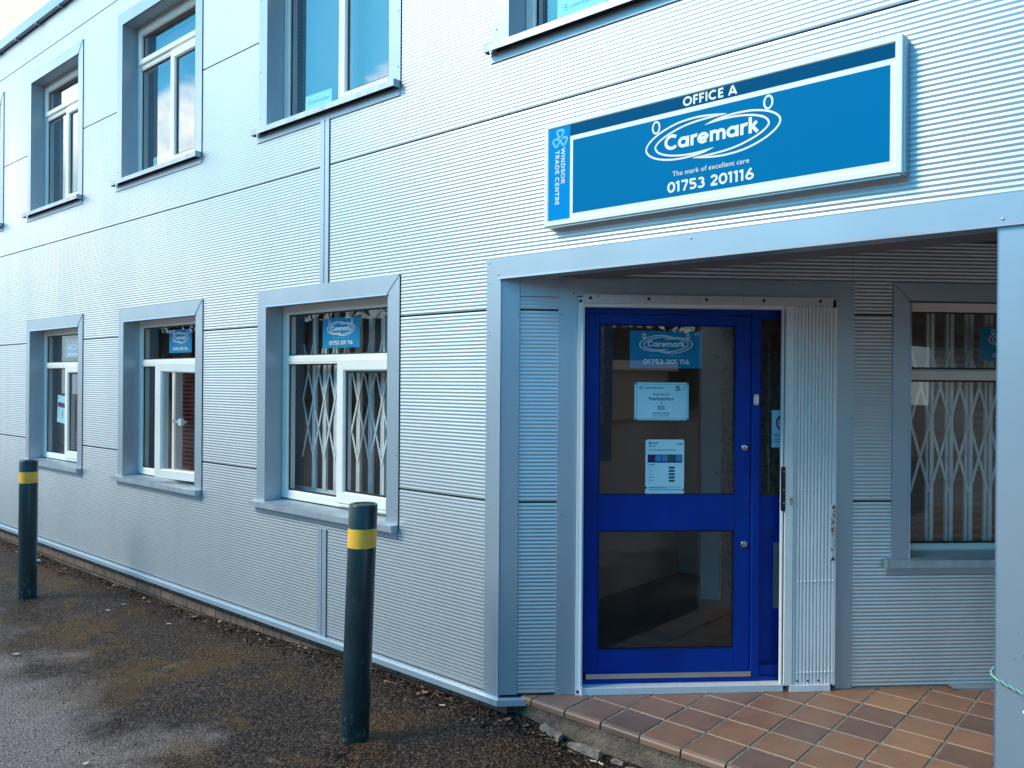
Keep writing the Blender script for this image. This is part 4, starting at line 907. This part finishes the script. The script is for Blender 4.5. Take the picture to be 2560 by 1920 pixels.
for jy in range(-2, 13):
    for ix in range(-6, 36):
        x0, x1 = TX + ix * TS + j_, TX + (ix + 1) * TS - j_; y0, y1 = TY + jy * TS + j_, TY + (jy + 1) * TS - j_
        if jy == -2: y0 = YN + .016
        dx, dy = rng.uniform(-.0012, .0012), rng.uniform(-.0012, .0012); x0 += dx; x1 += dx; y1 += dy
        tone = darkset.get((ix, jy), min(1, max(0, rng.gauss(.55 + .03 * ix, .22)))); zt = rng.uniform(-.0012, .0012); tl = rng.uniform(-.0012, .0012)
        P = clip([(x0, y0), (x1, y0), (x1, y1), (x0, y1)], -1, 1, 6.1065 + .005); P = clip(P, 1, 0, 6.2) if P else P; P = clip(P, 0, 1, 6.24) if P else P
        if len(P) < 3: continue
        cx = sum(p[0] for p in P) / len(P); cy = sum(p[1] for p in P) / len(P); n = len(P); sh = 1 - .0035 / .1
        I = [(cx + (p[0] - cx) * sh, cy + (p[1] - cy) * sh) for p in P]
        mb.poly([(p[0], p[1], zt + tl * (p[0] - cx) / .1) for p in I], 'tile'); mb.tone.append(tone)
        for i in range(n):
            q = (i + 1) % n; mb.poly([(P[i][0], P[i][1], -.006), (P[q][0], P[q][1], -.006), (I[q][0], I[q][1], zt), (I[i][0], I[i][1], zt)], 'tile'); mb.tone.append(tone)
        if jy == -2:                                # rounded nosing
            xa, xb = x0, x1
            if xa < -2.79: xa = max(xa, -2.79)
            pr = [(YN + .0165, zt - .0002)] + [(YN + .015 + .016 * math.cos(R(a)), zt - .016 + .016 * math.sin(R(a))) for a in range(90, 181, 15)] + [(YN - .001, -.034), (YN + .02, -.034)]
            for (ya, za), (yb, zb_) in zip(pr, pr[1:]): mb.poly([(xa, ya, za), (xb, ya, za), (xb, yb, zb_), (xa, yb, zb_)], 'tile'); mb.tone.append(tone)
            for xx in (xa, xb): mb.poly([(xx, p[0], p[1]) for p in pr], 'tile'); mb.tone.append(tone)
t_ = mb.build('tiles', step, fix=False)
mb = MB(world); n = 150
for i in range(-2, n):                                   # rough riser with a broken, mossy foot
    xa, xb = -2.80 + i * 9.0 / n, -2.80 + (i + 1) * 9.0 / n
    def off(x, k): return .010 * mnoise.fractal(Vector((x * 7, k * 3.1, 1)), 1, 2, 4)
    pr = lambda x: [(YN + .012, -.010), (YN + .006 + off(x, 0) * .4, -.034), (YN + .010 + off(x, 1), -.07), (YN + .004 + off(x, 2), -.11), (YN - .004 + off(x, 3), -.22)]
    for (A, B), (C, D) in zip(zip(pr(xa), pr(xb)), list(zip(pr(xa), pr(xb)))[1:]): mb.poly([(xa, *A), (xb, *B), (xb, *D), (xa, *C)], 'riser')
mb.build('riser', step, smooth=True, fix=False)
rng = random.Random(5)
x_ = -2.62
while x_ < 1.0:                                      # crumbling kerb pieces at the foot of the riser
    L_ = rng.uniform(.06, .20); w_ = rng.uniform(.018, .042); hh = rng.uniform(.006, .016); yc = YN - .048 + rng.uniform(-.012, .006) - max(0, x_ + 2.2) * .006; zc = gz(x_, yc)
    bm = bmesh.new(); bmesh.ops.create_cube(bm, size=1)
    for v in bm.verts: v.co = Vector((v.co.x * L_, v.co.y * w_, v.co.z * hh * 2))
    bmesh.ops.bevel(bm, geom=bm.edges[:], offset=.008, segments=1); bmesh.ops.subdivide_edges(bm, edges=bm.edges[:], cuts=2, use_grid_fill=True)
    for v in bm.verts:
        p = v.co * 26 + Vector((x_ * 9, 0, 0)); v.co += Vector((mnoise.noise(p), mnoise.noise(p + Vector((5, 0, 0))), mnoise.noise(p + Vector((0, 9, 0))))) * .007
    me = bpy.data.meshes.new('kerb_piece'); bm.to_mesh(me); bm.free(); me.materials.append(M['kerbbit']); ob = bpy.data.objects.new('kerb_piece', me); COL.objects.link(ob); adopt(ob, step)
    ob.location = (x_ + L_ / 2, yc, zc + hh * .25); ob.rotation_euler = (rng.uniform(-.1, .1), rng.uniform(-.08, .08), rng.uniform(-.2, .2)); x_ += L_ + rng.uniform(.012, .09)
mb = MB(dw); mb.box(.30, 2.5, -.03, .006, -.003, .0045, 'grout'); mb.build('threshold_bed', step)
mb = MB(dw); mb.prism([(2.50, .012), (3.2, .012), (3.2, .0), (2.54, .0)], -.01, .055, 'sill'); tag(mb.build('metal_ramp'), 'flat grey metal strip lying on the tiles against the wall by the pillar', 'metal strip')

# ------------------------------------------------------------------ bollards
def bollard(x, y, r, zt, lean, label):
    zg = gz(x, y); root = thing('bollard', (x, y, zg), label, 'bollard', 'bollards beside the wall'); H = zt - zg; n = 40
    ax = Vector((lean[0], lean[1], 1)).normalized()
    def ring(z_, rr): return [Vector((rr * math.cos(2 * math.pi * i / n), rr * math.sin(2 * math.pi * i / n), 0)) + ax * z_ for i in range(n)]
    def lathe(name, prof, mt):
        b = 0; vs = []; fs = []
        for z_, rr in prof: vs += [tuple(p + Vector((x, y, zg))) for p in ring(z_, rr)]
        for i in range(len(prof) - 1):
            for j in range(n): q = (j + 1) % n; fs.append((i * n + j, i * n + q, (i + 1) * n + q, (i + 1) * n + j))
        m_ = MB(); m_.v = vs; m_.f = fs; m_.mi = [m_.m(mt)] * len(fs); m_.uv = [None] * len(fs); o_ = m_.build(name, root, smooth=True, fix=True); return o_
    lathe('tube', [(-.1, r), (.04, r), (.3, r), (.6, r), (H - .008, r), (H - .002, r - .003), (H, r - .008), (H - .001, r - .012), (H - .008, r - .016), (H - .010, .004)], 'bollard')
    return root, lathe, H
root, lathe, H = bollard(-3.285, 2.594, .072, 1.056, (.024, .019), 'dark green bollard with a yellow band in front of the lower window with the grille')
lathe('reflective_band', [(H - .218, .0732), (H - .122, .0732)], 'yellow')
root, lathe, H = bollard(-7.65, 2.53, .072, .985, (.010, .0), 'dark green bollard with a yellow band below the window with the tilted notice')
lathe('reflective_band', [(H - .192, .0732), (H - .097, .0732)], 'yellow')

mb = MB(); n = 48; k = mb.m('asphalt'); cxb, cyb = -3.27, 2.59; rad = [.19 + .05 * mnoise.noise(Vector((math.cos(6.283 * i / n) * 1.5, math.sin(6.283 * i / n) * 1.5, 7))) for i in range(n)]
for f, hh in ((1, .001), (.86, .013), (.6, .017), (.3, .018)):
    for i in range(n):
        a = 6.283185 * i / n; px_, py_ = cxb + rad[i] * f * 1.15 * math.cos(a), cyb + rad[i] * f * math.sin(a); mb.v.append((px_, py_, gz(px_, py_) + hh - .002 + .006 * mnoise.noise(Vector((px_ * 30, py_ * 30, 0)))))
for r_ in range(3):
    for i in range(n): q = (i + 1) % n; mb.f.append((r_ * n + i, r_ * n + q, (r_ + 1) * n + q, (r_ + 1) * n + i)); mb.mi.append(k); mb.uv.append(None)
mb.f.append(tuple(3 * n + i for i in range(n))); mb.mi.append(k); mb.uv.append(None)
tag(mb.build('asphalt_patch', None, smooth=True, fix=False), kind='structure')

# ------------------------------------------------------------------ rope, leaves, litter
rope_pts = [(-.10, YF - .012, .50), (-.30, YF - .012, .565), (-.45, YF - .012, .617), (-.54, YF - .012, .650), (-.576, YF - .010, .668), (-.580, YF + .01, .678), (-.572, YF + .05, .69), (-.566, YF + .2, .70)]
def strand_mat():
    m = mat('green rope', (.02, .25, .17), .6); t = m.node_tree; b = t.nodes['Principled BSDF']; w = N(t, 'ShaderNodeTexWave'); w.inputs['Scale'].default_value = 45; w.bands_direction = 'DIAGONAL'
    t.links.new(coords(t), w.inputs[0]); t.links.new(ramp(t, w.outputs[0], [(.35, (.015, .20, .13)), (.65, (.45, .62, .55))]), b.inputs['Base Color']); return m
M['rope'] = strand_mat()
mb = MB(); mb.tube(rope_pts, .0048, 'rope', 10); tag(mb.build('rope', None, smooth=True), 'green and white cord tied round the pillar', 'rope')
def leaf(x, y, size, mt, label, ang, group='fallen leaves on the asphalt'):
    mb = MB(); pts = []; z_ = gz(x, y) + .006
    n = 7; c, s_ = math.cos(ang), math.sin(ang)
    for i in range(n):
        t = i / (n - 1); w = math.sin(math.pi * t) ** .8 * .34 * size; cu = .10 * size * (t - .4) ** 2 * 4
        pts.append([(x + (t - .5) * size * c - k * w * s_, y + (t - .5) * size * s_ + k * w * c, z_ + cu + abs(k) * .18 * size) for k in (-1, 0, 1)])
    for A, B in zip(pts, pts[1:]):
        for k in (0, 1): mb.poly([A[k], A[k + 1], B[k + 1], B[k]], mt)
    tag(mb.build('dry_leaf', None, smooth=True, fix=False), label, 'leaf', group)
leaf(-6.03, 1.93, .055, 'butt', 'pale curled leaf lying alone on the worn asphalt at the left', .4)
leaf(-8.36, 3.05, .085, 'leafpink', 'reddish leaf on the dark asphalt just right of the far bollard', .2)
leaf(-2.79, 3.20, .05, 'leafpink', 'red leaf in the gutter under the corner of the step', .9)
leaf(-3.39, 3.17, .06, 'leafm', 'brown leaf at the foot of the wall left of the step', .1)
leaf(-4.03, 1.585, .04, 'butt', 'yellowish leaf at the bottom edge of the picture', 1.2)
leaf(-9.08, 3.1, .10, 'paper', 'white scrap of leaf by the brick plinth beyond the far bollard', .3)
leaf(-6.0, 3.16, .09, 'leafm', 'large brown leaf by the brick plinth below the nearest lower window', .5)
rng = random.Random(3)
def butt(x, y, label, ang):
    z_ = gz(x, y) + .006; L_ = .016; mb = MB(); mb.tube([(x - L_ * math.cos(ang), y - L_ * math.sin(ang), z_), (x + L_ * math.cos(ang), y + L_ * math.sin(ang), z_)], .0042, 'butt', 7); tag(mb.build('cigarette_butt'), label, 'cigarette butt', 'cigarette butts on the asphalt')
butt(-2.235, 3.20, 'left one of two cigarette butts side by side below the tiled step', .3); butt(-2.195, 3.205, 'right one of two cigarette butts side by side below the tiled step', -.2)
butt(-6.82, 2.98, 'pale cigarette butt near the wall below the open casement', 1.1); butt(-5.98, 2.95, 'pale cigarette butt on the dark asphalt below the nearest lower window', .8); butt(-6.69, 2.80, 'cigarette butt on bare asphalt midway between the two bollards', 0.2); butt(-3.2, 3.13, 'cigarette butt at the wall foot just right of the near bollard', .6)
mb = MB()                                            # debris drifted against the wall
for i in range(1100):
    x = rng.uniform(-11, -2.2) if i % 3 else rng.uniform(-5.6, -2.4); y = 3.245 - abs(rng.gauss(0, .085)) if x < -2.8 else 3.255 - abs(rng.gauss(0, .05))
    z_ = gz(x, y) + rng.uniform(0, .008); s_ = rng.uniform(.006, .020); a = rng.uniform(0, 6.3); t1 = rng.uniform(-.5, .5)
    c, q = math.cos(a) * s_, math.sin(a) * s_; w = rng.uniform(.3, .7)
    mb.poly([(x - c, y - q, z_), (x + q * w, y - c * w, z_ + s_ * t1), (x + c, y + q, z_ + .003), (x - q * w, y + c * w, z_ - s_ * t1 + .004)], rng.choice(['litter'] * 12 + ['leafm', 'twig']))
for i in range(160):
    x = rng.uniform(-9, -2.2); y = 3.235 - abs(rng.gauss(0, .07)); z_ = gz(x, y) + .008; a = rng.gauss(0, .7); L_ = rng.uniform(.02, .075)
    mb.tube([(x, y, z_), (x + L_ * math.cos(a), y - abs(L_ * math.sin(a)) * .8, z_ + rng.uniform(0, .012))], .0013, 'twig', 4)
tag(mb.build('leaf_litter', None, fix=False), 'brown leaf litter drifted along the foot of the wall', 'litter', kind='stuff')
mb = MB()                                            # loose grit on the asphalt
for i in range(3200):
    x = rng.uniform(-8.5, -2.0); y = rng.uniform(1.3, 3.2)
    if y < 1.3 + (x + 4.3) * .9 and x > -4.3: continue
    z_ = gz(x, y) + .001; s_ = abs(rng.gauss(0, .0024)) + .0014
    P = [(x + s_ * math.cos(a + i), y + s_ * math.sin(a + i), z_) for a in (0, 2.1, 4.2)]; T = (x, y, z_ + s_ * 1.3); mt = rng.choice(['kerbbit', 'kerbbit', 'riser', 'litter', 'litter'])
    for k in range(3): mb.poly([P[k], P[(k + 1) % 3], T], mt)
tag(mb.build('loose_grit', None, fix=False), 'loose grit and small stones scattered over the asphalt', 'grit', kind='stuff')

# ------------------------------------------------------------------ what the glass reflects, on the far side of the yard
mb = MB(); rng = random.Random(8)
for i in range(7600):
    x = rng.uniform(-75, 60); hgt = 6.3 + 1.0 * mnoise.noise(Vector((x * .12, 0, 0))) + 1.0 * mnoise.noise(Vector((x * .5, 4, 0))); y = -24 + rng.uniform(-1.2, 1.2); z_ = rng.random() ** .8 * hgt
    s_ = rng.uniform(.18, .5); a = rng.uniform(0, 6.3); b = rng.uniform(-.6, .6); mb.poly([(x - s_ * math.cos(a), y, z_ - s_ * .6), (x + s_ * .5, y + s_ * b, z_ - s_ * math.sin(a) * .5), (x + s_ * math.cos(a), y, z_ + s_ * .6), (x - s_ * .4, y - s_ * b, z_ + s_ * .3)], 'hedge')
for i in range(84):
    x = -75 + i * 1.62; hgt = 5.6 + .6 * mnoise.noise(Vector((x * .12, 0, 0))); mb.box(x, x + 1.6, -25.6, -24.6, -.3, hgt, 'hedge')
tag(mb.build('far_hedge', None, fix=False), 'dark hedge along the far side of the yard', 'hedge', kind='stuff')
far = thing('low_building', (27, -19, 0), 'low pale building across the yard, seen only in reflections', 'building')
mb = MB(); mb.box(20, 34, -23, -17, -.2, 2.4, 'render'); mb.build('wall', far); mb = MB(); mb.box(19.6, 34.4, -23.4, -16.6, 2.4, 2.9, 'signwhite'); mb.build('roof', far)
flag = thing('feather_flag', (1.75, .55, -.15), 'tall narrow blue feather flag beside the yard, seen only in the door glass', 'flag')
mb = MB(); mb.tube([(1.75, .55, -.15), (1.75, .55, 3.4)], .016, 'alu', 8); mb.build('pole', flag)
def ft(u, o, z_): return (1.77 + u * .56 + o * .83, .575 + u * .83 - o * .56, z_)
mb = MB(); mb.prism([(0, .75), (.24, .75), (.24, 3.0), (.17, 3.3), (0, 3.4)], 0, .004, 'flag', ft); mb.build('banner', flag)
mb = MB(); stroke_text(mb, 'TRADE CENTRE', 2.6, .10, 1.2, .07, .014, lambda u, o, z_: ft(.24 - u, -.001, z_), 0, 'signwhite', rot=True, gap=.05); mb.build('lettering', flag, fix=False)
print('objects', len(bpy.data.objects))
